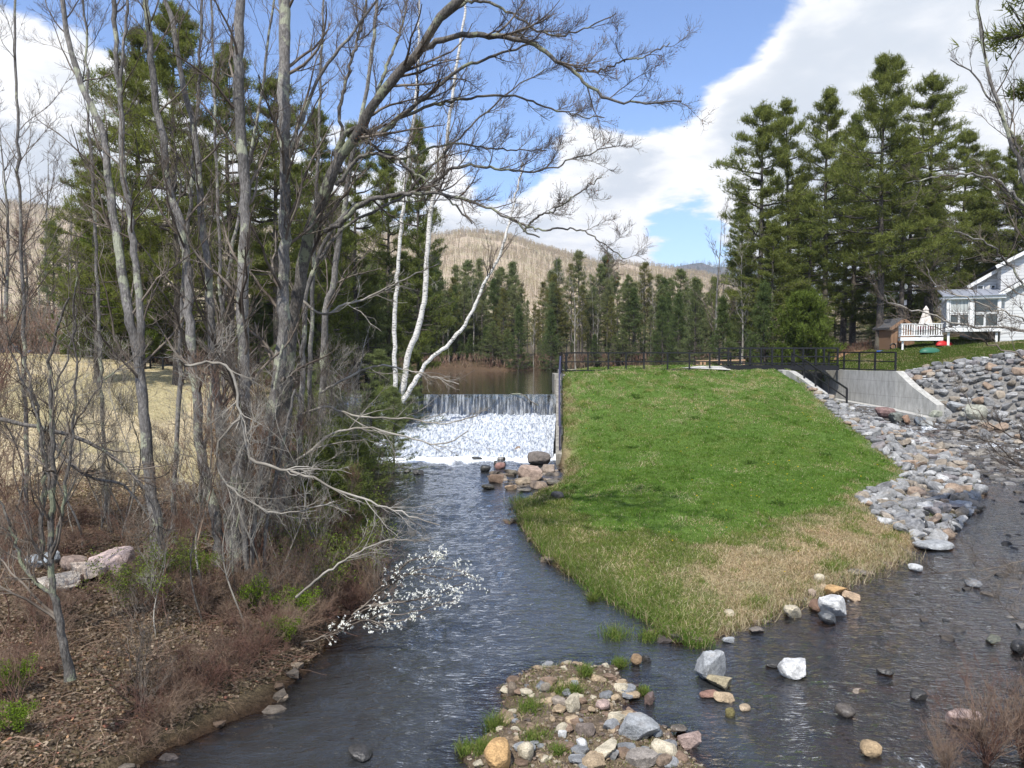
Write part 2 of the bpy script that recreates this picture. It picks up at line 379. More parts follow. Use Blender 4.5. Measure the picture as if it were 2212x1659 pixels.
CP = np.array([(-6.6, 9, -5.1), (-8, 8, -4.75), (-5.2, 12, -5.15), (-6, 15, -4.8), (-4.6, 16.5, -5.1), (-9, 16, -4.45), (-7, 20, -4.6), (-5.2, 22, -4.9), (-12, 20, -4.0), (-8, 27, -4.4), (-14, 28, -3.2), (-20, 28, -2.5),
 (-11.5, 33, -4.0), (-16, 38, -2.4), (-14.5, 43, -1.8), (-22, 40, -1.3), (-20, 48, -1.05), (-30, 50, -.25), (-40, 52, 0), (-36, 35, -1.2), (-26, 20, -2.9), (-38, 20, -2), (-14, 10, -4.2), (-20, 2, -4), (-14, 50, -1.9), (-20, 53, -1.6), (-28, 62, -1),
 (-36, 80, -1), (-28, 104, -1.3), (-10, 108, -1.0), (10, 110, -1.0), (30, 108, -.8), (-9, -8, -5), (-30, -10, -4),
 (2.6, 34, -4.5), (2.9, 38, -3.1), (3.3, 43, -1.35), (3.5, 47, -1.18), (8, 45, -1.12), (13, 46, -1.08), (17, 45.5, -1.1), (8, 40, -2.35), (13, 40, -2.3), (8, 34, -3.7), (14, 34, -3.7), (17.4, 41.5, -2.3), (18.2, 39.2, -3.1), (3.2, 29, -4.75),
 (8, 28, -4.6), (14, 29, -4.6), (17, 32, -4.6), (1.4, 25, -5.05), (6, 22, -4.95), (11, 23, -5.05), (2.6, 19, -5.3), (6, 18, -5.3), (4, 15.6, -5.45), (9, 20, -5.35), (1.6, 22.3, -5.15), (13.6, 25, -5.1), (16, 29, -4.95), (18.6, 34, -4.2),
 (21.8, 47, -1.12), (23.4, 42, -1.15), (23.6, 38.6, -2.2), (22.6, 37.8, -3.3), (26.3, 38, -.3), (24.5, 35, -3.3), (27.5, 34, -.6), (25.3, 29, -4.4), (30, 29, 0), (26.5, 20, -4), (22, 12, -5), (32, 8, -2), (24, 46, -.85), (26, 44, -.45), (30, 42, .2),
 (27, 52, .1), (32, 55, .85), (38, 50, 1.1), (42, 64, 1.8), (24, 55, -.7), (28, 62, .35), (23, 66, -.4), (24, 78, 0), (32, 90, 0), (45, 100, 1), (60, 40, 2), (60, 80, 3), (-60, 40, 1), (-60, 90, 2), (0, 140, 0), (-80, 150, 3), (80, 150, 4), (0, -30, -5), (50, -20, -3),
 (-150, 60, 4), (150, 60, 6), (-150, 200, 6), (150, 200, 8), (0, 240, 3)], float)
_c = 1.5
def _phi(r): return np.sqrt(r * r + _c * _c)
_A = _phi(np.linalg.norm(CP[:, None, :2] - CP[None, :, :2], axis=2)) + np.eye(len(CP)) * -.02
_wt = np.linalg.solve(_A, CP[:, 2] - CP[:, 2].mean())
def land(x, y):
    x, y = np.asarray(x, float), np.asarray(y, float)
    X, Y = np.clip(x, -170, 170), np.clip(y, -60, 250); r = np.zeros(X.shape)
    for (cx, cy, _), wt in zip(CP, _wt): r += wt * _phi(np.hypot(X - cx, Y - cy))
    return r + CP[:, 2].mean()
def Hrel(x, y):
    x, y = np.asarray(x, float), np.asarray(y, float)
    z = land(x, y) + (fbm(x * .8, y * .8, 3) - .5) * .22 + (fbm(x * 3.1, y * 3.1, 9, 3) - .5) * .09
    s = sdf(WATER, x, y) + (fbm(x * 1.1, y * 1.1, 5, 3) - .5) * .5 * ((y < 33))
    w = Wz(x, y)
    # a hard edge beside the concrete walls, soft banks elsewhere
    hard = ((x > 1.6) & (x < 3.4) & (y > 33.8)) | ((x > 16.8) & (x < 22.3) & (y > 38.6))
    bw = np.where(hard | ((y > 42.5) & (x < 3.4)), .12, 1.0)
    bank = np.maximum(z, w + .12)
    t = sst(-s, 0, bw) ** .7
    out = w + .02 + (bank - w - .02) * t
    bed = w - np.minimum(np.where(x > 3.4, .20, .45), .03 + .30 * np.maximum(s, 0)) + (fbm(x * 2.3, y * 2.3, 21, 3) - .5) * .22
    z = np.where(s > 0, np.minimum(bed, w + .06), out)
    b = sdf(BAR, x, y) + (fbm(x * 2, y * 2, 8, 3) - .5) * .5
    z = np.where((b > -.6), np.maximum(z, -5.62 + np.clip(b * .35, -.3, .13) + (fbm(x * 4, y * 4, 31, 3) - .5) * .12), z)
    p = sdf(POND, x, y)
    z = np.where(p > 0, np.minimum(z, PZ - np.minimum(1.2, .1 + p * .4)), z)
    z = np.where((p > -3) & (p <= 0) & (s <= 0), PZ + .04 + (np.maximum(z, PZ + .3) - PZ - .04) * sst(-p, 0, np.where(y < 52, .4, 3)), z)
    return z
def Hw(x, y): return Hrel(x, y) + ZO
_G = {}
def G(px, py, y0=7., y1=110.):
    """first point where a pixel's ray meets ground or water"""
    k = (px, py, y0)
    if k in _G: return _G[k]
    d = ray(px, py); Y = np.arange(y0, y1, .1); X = d[0] / d[1] * Y; Z = d[2] / d[1] * Y
    w = np.where(sdf(WATER, X, Y) > 0, Wz(X, Y), -99); w = np.where(sdf(POND, X, Y) > 0, PZ, w)
    h = np.maximum(Hrel(X, Y), w); i = np.argmax(Z < h) if (Z < h).any() else len(Y) - 1
    _G[k] = np.array([X[i], Y[i], h[i] + ZO]); return _G[k]
def pixpoly(pts): return [tuple(G(*p)[:2]) for p in pts]

RIP_L = [(16.9, 42.6), (18.0, 40.2), (18.5, 38.3), (19.3, 38.0), (19.8, 35.4), (19, 30.7), (17.7, 27.7), (15.2, 24.3), (12.9, 21.7), (11.6, 20.9), (11.2, 22.4), (11.6, 24.6), (12.6, 26.0), (14.2, 27.0), (15.6, 29.0), (16.2, 31.5), (16.4, 35), (16.7, 38.5)]
RIP_R = [(22.2, 41.5), (23.0, 43.2), (24.2, 42.6), (25.6, 40.8), (26.9, 39), (28.8, 34), (30, 28), (25.5, 25), (23.6, 29), (23.3, 34), (22.4, 37.2), (22.1, 38.3)]
FIELD = [(-9.5, 22), (-8.5, 30), (-12, 38), (-14.5, 46.5), (-21, 48.8), (-27, 52.5), (-60, 55), (-60, 15), (-20, 15), (-13, 19)]
LAWN = [(2.7, 33), (3.0, 40), (3.1, 47.9), (13, 48.6), (17.2, 47), (17.3, 43), (16.8, 39), (16.5, 34), (16.2, 31), (14.4, 27.4), (12.6, 26), (11.2, 24.2), (8.9, 22.6), (6.2, 20.6), (4.4, 19.8), (2.8, 21.3), (1.7, 24.5), (2.4, 28)]
OLIVE = [(2.6, 33), (2.7, 30), (1.5, 27), (.0, 25.5), (.4, 21), (1.3, 18.5), (3.0, 14.2), (4.4, 14.8), (3.9, 17.5), (5.2, 19.6), (9, 22.0), (5, 22), (3, 27)]
HOUSELAWN = [(20, 44.5), (23.2, 43.4), (26.8, 40.0), (29.5, 33), (36, 20), (70, 20), (70, 60), (40, 58), (26, 57.5), (23, 54), (21, 50)]
def zones(x, y):
    """real surface colours of the ground by what covers it"""
    n = fbm(x * 1.6, y * 1.6, 40, 4); n2 = fbm(x * .35, y * .35, 44, 3); n3 = fbm(x * 6, y * 6, 48, 3)
    def m(poly, e=.5, nz=1.2): return sst(sdf(poly, x, y) + (n - .5) * nz, -e, e)[..., None]
    def mixc(c, a, t): return c * (1 - t) + np.asarray(a) * t
    litter = np.array([.15, .105, .072]); c = np.broadcast_to(litter, x.shape + (3,)).copy()
    c = mixc(c, (.06, .065, .03), sst(n2, .5, .7)[..., None] * .5)
    c = mixc(c, (.075, .062, .036), ((y > 50) * 1.)[..., None] * .85)
    c = mixc(c, (.48, .40, .26), m(FIELD)); c = mixc(c, (.22, .21, .09), m(FIELD) * sst(n2, .5, .62)[..., None] * .45)
    berm = m([(2.4, 48.5), (17.3, 48.5), (17.3, 42), (18.6, 38), (19.6, 35), (17.8, 28), (12, 21), (5, 14.5), (2.5, 15), (0, 21), (0, 26), (2.1, 32)], .3, .4)
    c = mixc(c, (.26, .21, .12), berm)
    c = mixc(c, (.11, .14, .035), m(OLIVE, .8)); c = mixc(c, (.085, .14, .03), m(LAWN, .7, 1.8))
    c = mixc(c, (.16, .13, .05), m(LAWN) * (sst(n, .56, .72) * sst(y, 24, 40) * .6)[..., None])
    rl = np.maximum(m(RIP_L), m(RIP_R)); c = mixc(c, (.20, .19, .175), rl)
    c = mixc(c, (.085, .11, .028), m(HOUSELAWN, .8)); c = mixc(c, (.19, .13, .07), m(HOUSELAWN) * sst(n2, .58, .68)[..., None] * .5)
    dirt = np.exp(-(((x - 24.5) / 3.5) ** 2 + ((y - 57) / 3) ** 2)); c = mixc(c, (.28, .17, .10), np.clip(dirt * 1.4, 0, 1)[..., None])
    ps = sdf(POND, x, y); c = mixc(c, (.10, .065, .042), (sst(-ps, 5, 1) * (y > 52) * (x < 24))[..., None] * .9)
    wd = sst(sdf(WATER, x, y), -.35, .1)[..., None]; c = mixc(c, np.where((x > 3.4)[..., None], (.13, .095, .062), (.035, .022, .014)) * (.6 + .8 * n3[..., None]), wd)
    c = mixc(c, (.13, .10, .07), m(BAR, .25, .3)); c = mixc(c, (.02, .02, .012), sst(ps, -.3, .3)[..., None])
    return c * (.8 + .4 * n3)[..., None]

def grid_sheet(name, xs, ys, zf, mat, colf=None, keep=None, smooth=True):
    X, Y = np.meshgrid(xs, ys, indexing='ij'); Z = zf(X, Y); n, m = X.shape
    idx = np.arange(n * m).reshape(n, m); q = np.stack([idx[:-1, :-1], idx[1:, :-1], idx[1:, 1:], idx[:-1, 1:]], -1).reshape(-1, 4)
    V = np.stack([X, Y, Z], -1).reshape(-1, 3); C = colf(X, Y).reshape(-1, 3) if colf else None
    if keep is not None:
        k = keep(X, Y).ravel(); q = q[k[q].any(1)]; used = np.unique(q); mp = np.zeros(n * m, int); mp[used] = np.arange(len(used)); q = mp[q]; V = V[used]; C = C[used] if C is not None else None
    g = Geo(); g.add(V, q, C); return g.build(name, mat, smooth=smooth)
def spacing(lo, a, b, hi, f, gr=1.13):
    mid = list(np.arange(a, b + 1e-6, f)); s, v, up = f, mid[-1], []
    while v < hi: s *= gr; v += s; up.append(v)
    s, v, dn = f, mid[0], []
    while v > lo: s *= gr; v -= s; dn.append(v)
    return np.array(dn[::-1] + mid + up)
tag(grid_sheet('ground', spacing(-900, -17, 30, 900, .2), spacing(-60, 6, 56, 1600, .2), Hw, M['ground'], zones), kind='structure')

# ---------------------------------------------------------------- water
def water_mat(name, tint, sc, dist, foam=True, depthk=3.):
    m, t = newmat(name); gc = t.n('ShaderNodeNewGeometry').outputs['Position']
    v = t.scalev(gc, sc); h = t.math('ADD', t.noise(v, 1., 3, .55, .6), t.math('MULTIPLY', t.noise(v, 2.7, 3, .6, .4), .28))
    b = t.n('ShaderNodeBump', {'Height': h, 'Strength': 1., 'Distance': dist}).outputs[0]
    fr = t.n('ShaderNodeFresnel', {'IOR': 1.45, 'Normal': b}).outputs[0]
    at = t.n('ShaderNodeAttribute', attribute_name='Col').outputs['Color']; sp = t.n('ShaderNodeSeparateColor', {0: at})
    body = t.n('ShaderNodeBsdfDiffuse', {'Color': (*tint, 1)})
    tr = t.n('ShaderNodeBsdfTransparent', {'Color': (.62, .46, .32, 1)})
    under = t.n('ShaderNodeMixShader', {0: sp.outputs[0], 1: tr, 2: body})
    gl = t.n('ShaderNodeBsdfGlossy', {'Color': (1, 1, 1, 1), 'Roughness': .035, 'Normal': b})
    out = t.n('ShaderNodeMixShader', {0: t.math('MULTIPLY', fr, 1.6, clamp=True), 1: under, 2: gl})
    if foam:
        n = t.noise(t.scalev(gc, (7, 3.2, 3)), 1.2, 6, .75, .8)
        fm = t.mr(t.math('ADD', t.math('MULTIPLY', sp.outputs[1], .75), t.math('MULTIPLY', n, .62)), .62, .78)
        out = t.n('ShaderNodeMixShader', {0: fm, 1: out, 2: t.n('ShaderNodeBsdfDiffuse', {'Color': (.78, .82, .86, 1)})})
    t.n('ShaderNodeOutputMaterial', {0: out}); return m
M['stream'] = water_mat('stream_water', (.030, .032, .034), (3.6, 8.0, 3), .052)
M['pond'] = water_mat('pond_water', (.012, .014, .007), (1.2, 3.5, 1), .012, foam=False)
def stream_z(x, y):
    z = Wz(x, y); n = fbm(x * 3.2 + .6 * y, y * 4.5, 60, 4) - .5; n2 = fbm(x * .9, y * 1.3, 66, 3) - .5
    rap = np.clip(np.interp(y, [14, 20, 27, 31, 45], [.7, .8, 1.0, 1.4, 1.4]), 0, 2) * (x > 3.4) + (.55 + .5 * sst(y, 28, 36) + .55 * sst(-x, .2, 2.5) * (y < 17)) * (x <= 3.4)
    return z + n * .07 * rap + n2 * .06 * rap + ZO
ROCKS_FOAM = [(G(780, 1628), .20, .34), (G(2010, 960), .4, .5)]
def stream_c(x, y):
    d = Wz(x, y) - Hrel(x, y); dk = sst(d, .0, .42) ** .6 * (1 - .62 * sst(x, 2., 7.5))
    s = sdf(WATER, x, y); f = np.zeros(x.shape)
    f += .85 * sst(y + (fbm(x * .8, y * .3, 77, 3) - .5) * 3, 33.2, 36.2) * (x < 3); f += np.where(x > 15, .40 * sst(y, 29.5, 33), 0)
    f += .30 * np.exp(-((x - 1.7) / 1.2) ** 2 - ((y - 23.3 - .2 * x) / .14) ** 2)
    for c, r, a in ROCKS_FOAM: f += a * np.exp(-((x - c[0]) ** 2 + (y - c[1]) ** 2) / r ** 2 * 1.6)
    f += .30 * sst(fbm(x * .7, y * .5, 71, 3), .55, .75) * (y < 30) + .10 * (x > 3.4) * sst(fbm(x * .55 + 3, y * .9, 73, 3), .56, .70)
    return np.stack([dk, np.clip(f, 0, 1), f * 0], -1)
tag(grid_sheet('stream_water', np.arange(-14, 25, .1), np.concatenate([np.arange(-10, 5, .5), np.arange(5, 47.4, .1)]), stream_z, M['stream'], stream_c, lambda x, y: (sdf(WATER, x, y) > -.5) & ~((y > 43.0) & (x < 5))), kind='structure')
tag(grid_sheet('pond_water', np.concatenate([np.arange(-60, -20, 4), np.arange(-20, 24, .5), np.arange(24, 60, 4)]), np.arange(43.12, 116, .8), lambda x, y: x * 0 + PZ + ZO, M['pond'], lambda x, y: np.stack([x * 0 + 1, x * 0, x * 0], -1), lambda x, y: (sdf(POND, x, y) > -2.5) & (~((x > 2.4) & (y < 48.6))) ), kind='structure')

# far hills
def hill_profile(k):
    if k == 0: return [-1400, -400, 0, 240, 500, 800, 940, 1000, 1100, 1200, 1300, 1400, 1500, 1600, 1800, 2400], [470, 425, 442, 470, 490, 512, 517, 507, 514, 545, 571, 580, 592, 620, 660, 720]
    return [1000, 1200, 1380, 1440, 1500, 1560, 1640, 1760, 2400], [640, 610, 590, 582, 574, 577, 590, 615, 680]
HILLS = {0: (240., 1300.), 1: (1500., 2600.)}
def hill_h(k):
    xs, ys = hill_profile(k); Y0, Y1 = HILLS[k]
    def f(x, y):
        px = CX + x / np.maximum(y, 1) * F; top = (HOR - np.interp(px, xs, ys)) / F * Y1
        n = fbm(x / 60., y / 60., 80 + k, 4) - .5
        return np.where(y <= Y1, sst(y, Y0 - 40, Y1 + (Y1 - Y0) * .25) / sst(Y1, Y0 - 40, Y1 + (Y1 - Y0) * .25), 1 - (y - Y1) / Y1 * .3) * top * (1 + 0 * n) + n * Y1 * .018 * sst(y, Y0, Y1) - 1 + ZO
    return f
M['hill'] = principled('hill_forest_floor', lambda t, oc, gc: t.mix(t.mr(t.noise(gc, .035, 6, .65), .42, .62), (.42, .335, .245), (.38, .33, .21)), 1., (.4, 1.2, 4), spec=0.)
tag(grid_sheet('hill', np.arange(-2200, 2200, 22.), np.arange(170, 1800, 18.), hill_h(0), M['hill']), kind='structure')
M['far_hill'] = principled('far_hill_forest', lambda t, oc, gc: t.mix(t.mr(t.noise(gc, .02, 6, .7), .42, .6), (.12, .105, .10), (.075, .085, .075)), 1., (.2, 3., 4), spec=0.)
tag(grid_sheet('hill', np.arange(-600, 4200, 60.), np.arange(1850, 3200, 50.), hill_h(1), M['far_hill']), kind='structure')

# ---------------------------------------------------------------- dam, falls and walls
DX0, DX1 = -12.6, 2.62
dam = thing('dam', 'low concrete dam across the stream with water spilling over its level crest', 'dam', (-5, 43, ZO - 5.2))
def part(g, name, mat, par, smooth=False):
    loc = tuple(par.location); rz = par.rotation_euler[2]
    return g.build(name, mat, par, loc, smooth)
g = Geo().prism([(DX0, 42.75), (DX1, 42.75), (DX1, 43.6), (DX0, 43.6)], ZO - 6, ZO + PZ - .06); part(g, 'weir_wall', M['concrete_wet'], dam)
g = Geo().box(((DX0 + DX1) / 2, 42.93, ZO + PZ + .0), (DX1 - DX0, .42, .09)); part(g, 'crest_cap', M['concrete_wet'], dam)
g = Geo()
Xs = [DX0, DX1]; prof = [(42.74, -3.75), (42.2, -3.95), (40.5, -4.45), (38.6, -4.95), (36.8, -5.4), (36.8, -6), (42.74, -6)]
g.prism([(0, 0)] * 0 or [(DX0, 36.8), (DX1 - .35, 36.8), (DX1, 42.74), (DX0, 42.74)], ZO - 6, [ZO - 5.45, ZO - 5.45, ZO - 3.85, ZO - 3.85]); part(g, 'apron', M['concrete_wet'], dam)
# falling curtain
def fall_mat(name, a, b, sc, col=(.80, .83, .87), dark=(.05, .055, .06)):
    m, t = newmat(name); gc = t.n('ShaderNodeNewGeometry').outputs['Position']
    n = t.noise(t.scalev(gc, sc), 1., 5, .7, .25); f = t.mr(n, a, b)
    wht = t.n('ShaderNodeBsdfPrincipled', {'Base Color': (*col, 1), 'Roughness': .35}); tr = t.n('ShaderNodeBsdfTransparent', {'Color': (.8, .85, .88, 1)}) if dark[0] < .1 else t.n('ShaderNodeBsdfDiffuse', {'Color': (*dark, 1)})
    gl = t.n('ShaderNodeBsdfGlossy', {'Color': (.9, .9, .9, 1), 'Roughness': .12}); u = t.n('ShaderNodeMixShader', {0: .12, 1: tr, 2: gl})
    t.n('ShaderNodeOutputMaterial', {0: t.n('ShaderNodeMixShader', {0: f, 1: u, 2: wht})}); return m
M['curtain_water'] = fall_mat('falling_water', .43, .70, (6.5, 2, .4), (.40, .42, .44))
M['cascade'] = fall_mat('white_water', .37, .58, (13, 2.8, 6), (.54, .57, .61), (.17, .20, .25))
xs = np.arange(DX0 + .1, DX1 - .06, .06); tt = np.linspace(0, 1, 16)
XX, TT = np.meshgrid(xs, tt, indexing='ij'); YY = 42.70 - .02 - .30 * TT ** 1.6 + (fbm(XX * 4, TT * 2, 90, 3) - .5) * .07; ZZ = PZ + .06 - 1.22 * TT + ZO
def sheetgeo(XX, YY, ZZ):
    n, m = XX.shape; idx = np.arange(n * m).reshape(n, m); q = np.stack([idx[:-1, :-1], idx[1:, :-1], idx[1:, 1:], idx[:-1, 1:]], -1).reshape(-1, 4)
    return Geo().add(np.stack([XX, YY, ZZ], -1).reshape(-1, 3), q)
tag(sheetgeo(XX, YY, ZZ).build('waterfall', M['curtain_water'], smooth=True), 'thin curtain of water falling off the straight dam crest', 'waterfall')
xs = np.arange(DX0 + .1, DX1 - .1, .07); tt = np.linspace(0, 1, 110); XX, TT = np.meshgrid(xs, tt, indexing='ij')
st = TT * 5; stp = (np.floor(st) + sst(st - np.floor(st), .45, 1.)) / 5
YY = 42.5 - (6.1 + (fbm(XX * 1.1, XX * 0, 97, 3) - .5) * 1.6) * TT; XX = np.where(XX > 2.0, np.minimum(XX, 2.55 - .42 * TT * 1.3), XX)
ZZ = -3.66 - 1.62 * (.55 * TT + .45 * stp) + (fbm(XX * 6.5, YY * 1.6, 95, 4) - .5) * .26 + (vn(XX * 11, YY * 6, 99) - .5) * .06 + .07 + ZO
tag(sheetgeo(XX, YY, ZZ).build('waterfall', M['cascade'], smooth=False), 'broad white cascade tumbling down below the dam to the stream', 'waterfall')
# stick lodged on the crest
g = Geo(); tubes(resample([P(1105, 851, 42.7), P(1128, 852, 42.5), P(1150, 868, 42.2), P(1163, 876, 42.1)], 12, .01)[None], np.linspace(.05, .025, 12)[None], 6, g); tubes(resample([P(1150, 868, 42.2), P(1158, 880, 42.1)], 4)[None], np.full((1, 4), .02), 5, g)
tag(g.build('driftwood_branch', M['bark_dark'], smooth=True), 'dark forked branch lodged on the dam crest, hanging over the falls', 'branch')
# abutment beside the falls
g = Geo()
aw = [(2.62, 43.6, -1.38), (2.52, 42.2, -1.62), (2.42, 40.4, -2.35), (2.28, 38.2, -3.2), (2.12, 35.8, -4.2), (2.04, 34.2, -4.75)]
for (x0, y0, z0), (x1, y1, z1) in zip(aw[:-1], aw[1:]):
    g.prism([(x1, y1), (x1 + .34, y1), (x0 + .34, y0), (x0, y0)], ZO - 6, [ZO + z1, ZO + z1, ZO + z0, ZO + z0])
g.prism([(2.62, 43.601), (2.96, 43.601), (2.96, 48.4), (2.62, 48.4)], ZO - 5, ZO - 1.38)
g.box((2.77, 43.2, ZO - 2.9), (.62, .9, 3.2)); tag(g.build('abutment_wall', M['concrete_old'], origin=(2.6, 43, ZO - 5)), 'weathered concrete abutment wall between the falls and the grassy mound', 'wall')
g = Geo().prism([(2.965, 47.6), (13.2, 48.1), (13.2, 48.4), (2.965, 47.9)], ZO - 4, ZO - 1.12); tag(g.build('pond_wall', M['concrete'], origin=(8, 48, ZO - 4)), 'low pale concrete coping along the pond behind the grassy mound', 'wall')
# right channel walls
g = Geo()
cw = [(13.6, 46.2, -1.14), (16.75, 45.6, -1.1), (17.05, 44.6, -1.15), (17.3, 43.4, -1.55), (17.75, 41.2, -2.4), (18.15, 39.3, -3.15), (18.45, 37.6, -3.75)]
for (x0, y0, z0), (x1, y1, z1) in zip(cw[1:-1], cw[2:]):
    g.prism([(x1 - .38, y1), (x1, y1), (x0, y0), (x0 - .38, y0)], ZO - 5, [ZO + z1, ZO + z1, ZO + z0, ZO + z0])
g.prism([(16.4, 44.9), (17.1, 44.9), (17.15, 48.6), (16.4, 48.6)], ZO - 5, ZO - 1.14)
tag(g.build('channel_wall', M['concrete'], origin=(17.3, 43, ZO - 4)), 'pale sloping concrete coping under the black stair railing', 'wall')
g = Geo()
rw = [(20.2, 48.6, -1.12), (20.75, 44.2, -1.12), (21.2, 40.9, -1.06), (21.55, 39.8, -1.9), (22.0, 38.3, -2.75)]
for (x0, y0, z0), (x1, y1, z1) in zip(rw[:-1], rw[1:]):
    g.prism([(x1, y1), (x1 + .42, y1), (x0 + .42, y0), (x0, y0)], ZO - 5, [ZO + z1, ZO + z1, ZO + z0, ZO + z0])
wing = thing('wing_wall', 'tall smooth grey concrete wing wall with a sloped end beside the riprap', 'wall', (21, 43, ZO - 3.5)); part(g, 'wall', M['concrete'], wing)
g = Geo()
for (x0, y0, z0), (x1, y1, z1) in (((20.12, 47.5, -2.96), (21.12, 40.9, -3.22)), ((21.12, 40.9, -3.22), (21.92, 38.3, -3.5))):
    g.prism([(x1 - .5, y1), (x1 + .05, y1), (x0 + .05, y0), (x0 - .5, y0)], ZO - 4.5, [ZO + z1 + .1, ZO + z1 + .1, ZO + z0 + .1, ZO + z0 + .1])
part(g, 'footing', M['concrete'], wing)
# culvert headwall (dark gate below the bridge)
g = Geo().box((18.65, 48.35, ZO - 2.6), (3.1, .3, 2.7)); tag(g.build('sluice_gate', M['concrete_wet'], origin=(18.65, 48.35, ZO - 3.9)), 'dark wet sluice gate in the shade under the footbridge', 'gate')

# footbridge
br = thing('footbridge', 'black steel footbridge with railings crossing the concrete outlet channel', 'bridge', (17, 46.8, ZO - 1.1))
g = Geo(); zt = ZO - .92
for y in (45.75, 47.75): g.box((16.75, y, zt - .06), (6.9, .1, .3))
part(g, 'girder', M['black'], br)
part(Geo().box((16.75, 46.75, zt + .0), (6.9, 1.88, .06)), 'deck', M['black'], br)
for y, xs in ((45.75, np.linspace(13.35, 20.1, 6)), (47.75, np.linspace(13.35, 20.1, 6))):
    for x in xs: part(Geo().box((x, y, zt + .6), (.10, .10, 1.1)), 'post', M['black'], br)
    for z, h in ((1.15, .09), (.62, .06), (.2, .06)): part(Geo().box((16.72, y - .001, zt + z), (6.82, .055, h)), 'rail', M['black'], br)

def railing(name, label, bases, h=1.07, mat='black', mids=(.52,), low=.06, thick=.085, lean=0, group=None):
    b = [np.array(p, float) for p in bases]; t = thing(name, label, 'railing', b[len(b) // 2], group)
    for p in b: part(Geo().bar(p - (0, 0, .1), p + (0, 0, h), thick, thick), 'post', M[mat], t)
    for i, hh in enumerate((h,) + tuple(h * m for m in mids) + ((low,) if low else ())):
        g = Geo()
        for p, q in zip(b[:-1], b[1:]): g.bar(p + (0, 0, hh), q + (0, 0, hh), thick * (.9 if i == 0 else .62), thick * (.95 if i == 0 else .7))
        part(g, 'top_rail' if i == 0 else 'rail', M[mat], t)
    return t
def rb(px, Y, z): return np.array([(px - CX) / F * Y, Y, z + ZO])
railing('metal_railing', 'long black metal railing along the top of the grassy mound by the pond', [rb(px, Y, -1.18) for px, Y in ((1224, 44.2), (1270, 44.6), (1314, 45), (1352, 45.2), (1391, 45.4), (1442, 45.6), (1489, 45.8), (1533, 46), (1578, 46.2))], 1.12, group='black metal railings')
railing('metal_railing', 'short black metal railing returning beside the pond corner', [np.array([3.22, 44.4, ZO - 1.2]), np.array([3.1, 46.2, ZO - 1.2]), np.array([3.1, 47.9, ZO - 1.2])], 1.12, group='black metal railings')
railing('metal_railing', 'black metal railing standing on top of the tall grey wing wall', [np.array([x + .2, y, ZO - 1.1]) for x, y in ((20.28, 47.9), (20.5, 46.2), (20.7, 44.6), (20.92, 43.1), (21.18, 41.3))], 1.07, group='black metal railings')
railing('metal_railing', 'black railing sloping down along the pale coping right of the mound', [np.array([17.08 - .12, 44.9, ZO - 1.15]), np.array([17.3 - .17, 43.4, ZO - 1.55]), np.array([17.52 - .17, 42.3, ZO - 2.0]), np.array([17.78 - .17, 41.1, ZO - 2.45]), np.array([18.1 - .17, 39.6, ZO - 3.04])], 1.07, low=0, group='black metal railings')
railing('metal_railing', 'dark handrail running down the abutment wall beside the falls', [np.array([x + .17, y, z + ZO]) for x, y, z in ((2.66, 43.3, -1.35), (2.47, 41.2, -2.05), (2.34, 39.2, -2.8), (2.2, 37.0, -3.7), (2.07, 34.6, -4.62))], 1.07, mat='plum', low=0, group='black metal railings')
railing('metal_railing', 'black metal railing at the edge of the tan field across the dam', [rb(px, Y, -1.32) for px, Y in ((325, 44.5), (352, 44.3), (384, 44.1), (400, 44.0), (430, 43.8), (452, 43.6))], 1.0, group='black metal railings')
# small wooden guard rail
wf = thing('wooden_barrier', 'short new wooden guard rail behind the black railing', 'barrier', rb(1550, 49.6, -1.3))
for px, dy in ((1506, 0), (1514, .3), (1522, .6), (1557, 0), (1606, 0)):
    p = rb(px, 49.6 + dy, -1.5); part(Geo().box(p + (0, 0, .42), (.13, .13, 1.0)), 'post', M['wood'], wf)
part(Geo().bar(rb(1503, 49.5, -.62), rb(1609, 49.5, -.55), .14, .09), 'rail', M['wood'], wf)
tag(Geo().add(*(lambda V: (V, np.array([list(range(len(V)))])))([np.array([x, y, ZO + float(Hrel(x, y)) + .05]) for x, y in ((10.6, 46.4), (13.4, 45.2), (13.4, 47), (12.0, 47.2))])).build('gravel_path', M['gravel']), kind='structure')
# ---------------------------------------------------------------- rocks
def _ico(sub):
    me = bpy.data.meshes.new('t'); import bmesh; bm = bmesh.new(); bmesh.ops.create_icosphere(bm, subdivisions=sub, radius=1); bm.to_mesh(me); bm.free()
    V = np.array([v.co[:] for v in me.vertices]); Fc = np.array([p.vertices[:] for p in me.polygons]); bpy.data.meshes.remove(me); return norm(V), Fc
ICO3, ICO4 = _ico(3), _ico(4)
def rock_shape(seed, planes=11, rough=.03, rnd=.0, ico=ICO3, up=.72):
    r = np.random.default_rng(seed); D, Fc = ico
    N = norm(r.normal(size=(planes, 3))); dist = r.uniform(.5, .95, planes)
    N = np.concatenate([N, norm(np.array([[.1 * r.normal(), .1 * r.normal(), 1.]]))]); dist = np.append(dist, up * .75)
    dots = D @ N.T; rr = np.min(np.where(dots > .05, dist[None] / np.maximum(dots, .05), 9), axis=1); rr = np.minimum(rr, 1.15)
    rr = rr * (1 - rnd) + rnd * .85
    ph = r.uniform(0, 9, 3); n = np.sin(D @ np.array([4, 3, 5]) + ph[0]) * .5 + np.sin(D @ np.array([-7, 9, 6]) + ph[1]) * .35 + np.sin(D @ np.array([15, -11, 13]) + ph[2]) * .3 + r.normal(size=len(D)) * .3
    return D * (rr * (1 + rough * n))[:, None], Fc
def rock_mesh(seed, **k):
    V, Fc = rock_shape(seed, **k); o = Geo().add(V, Fc).build('rock', M['rock'], smooth=False); me = o.data; bpy.data.objects.remove(o); return me
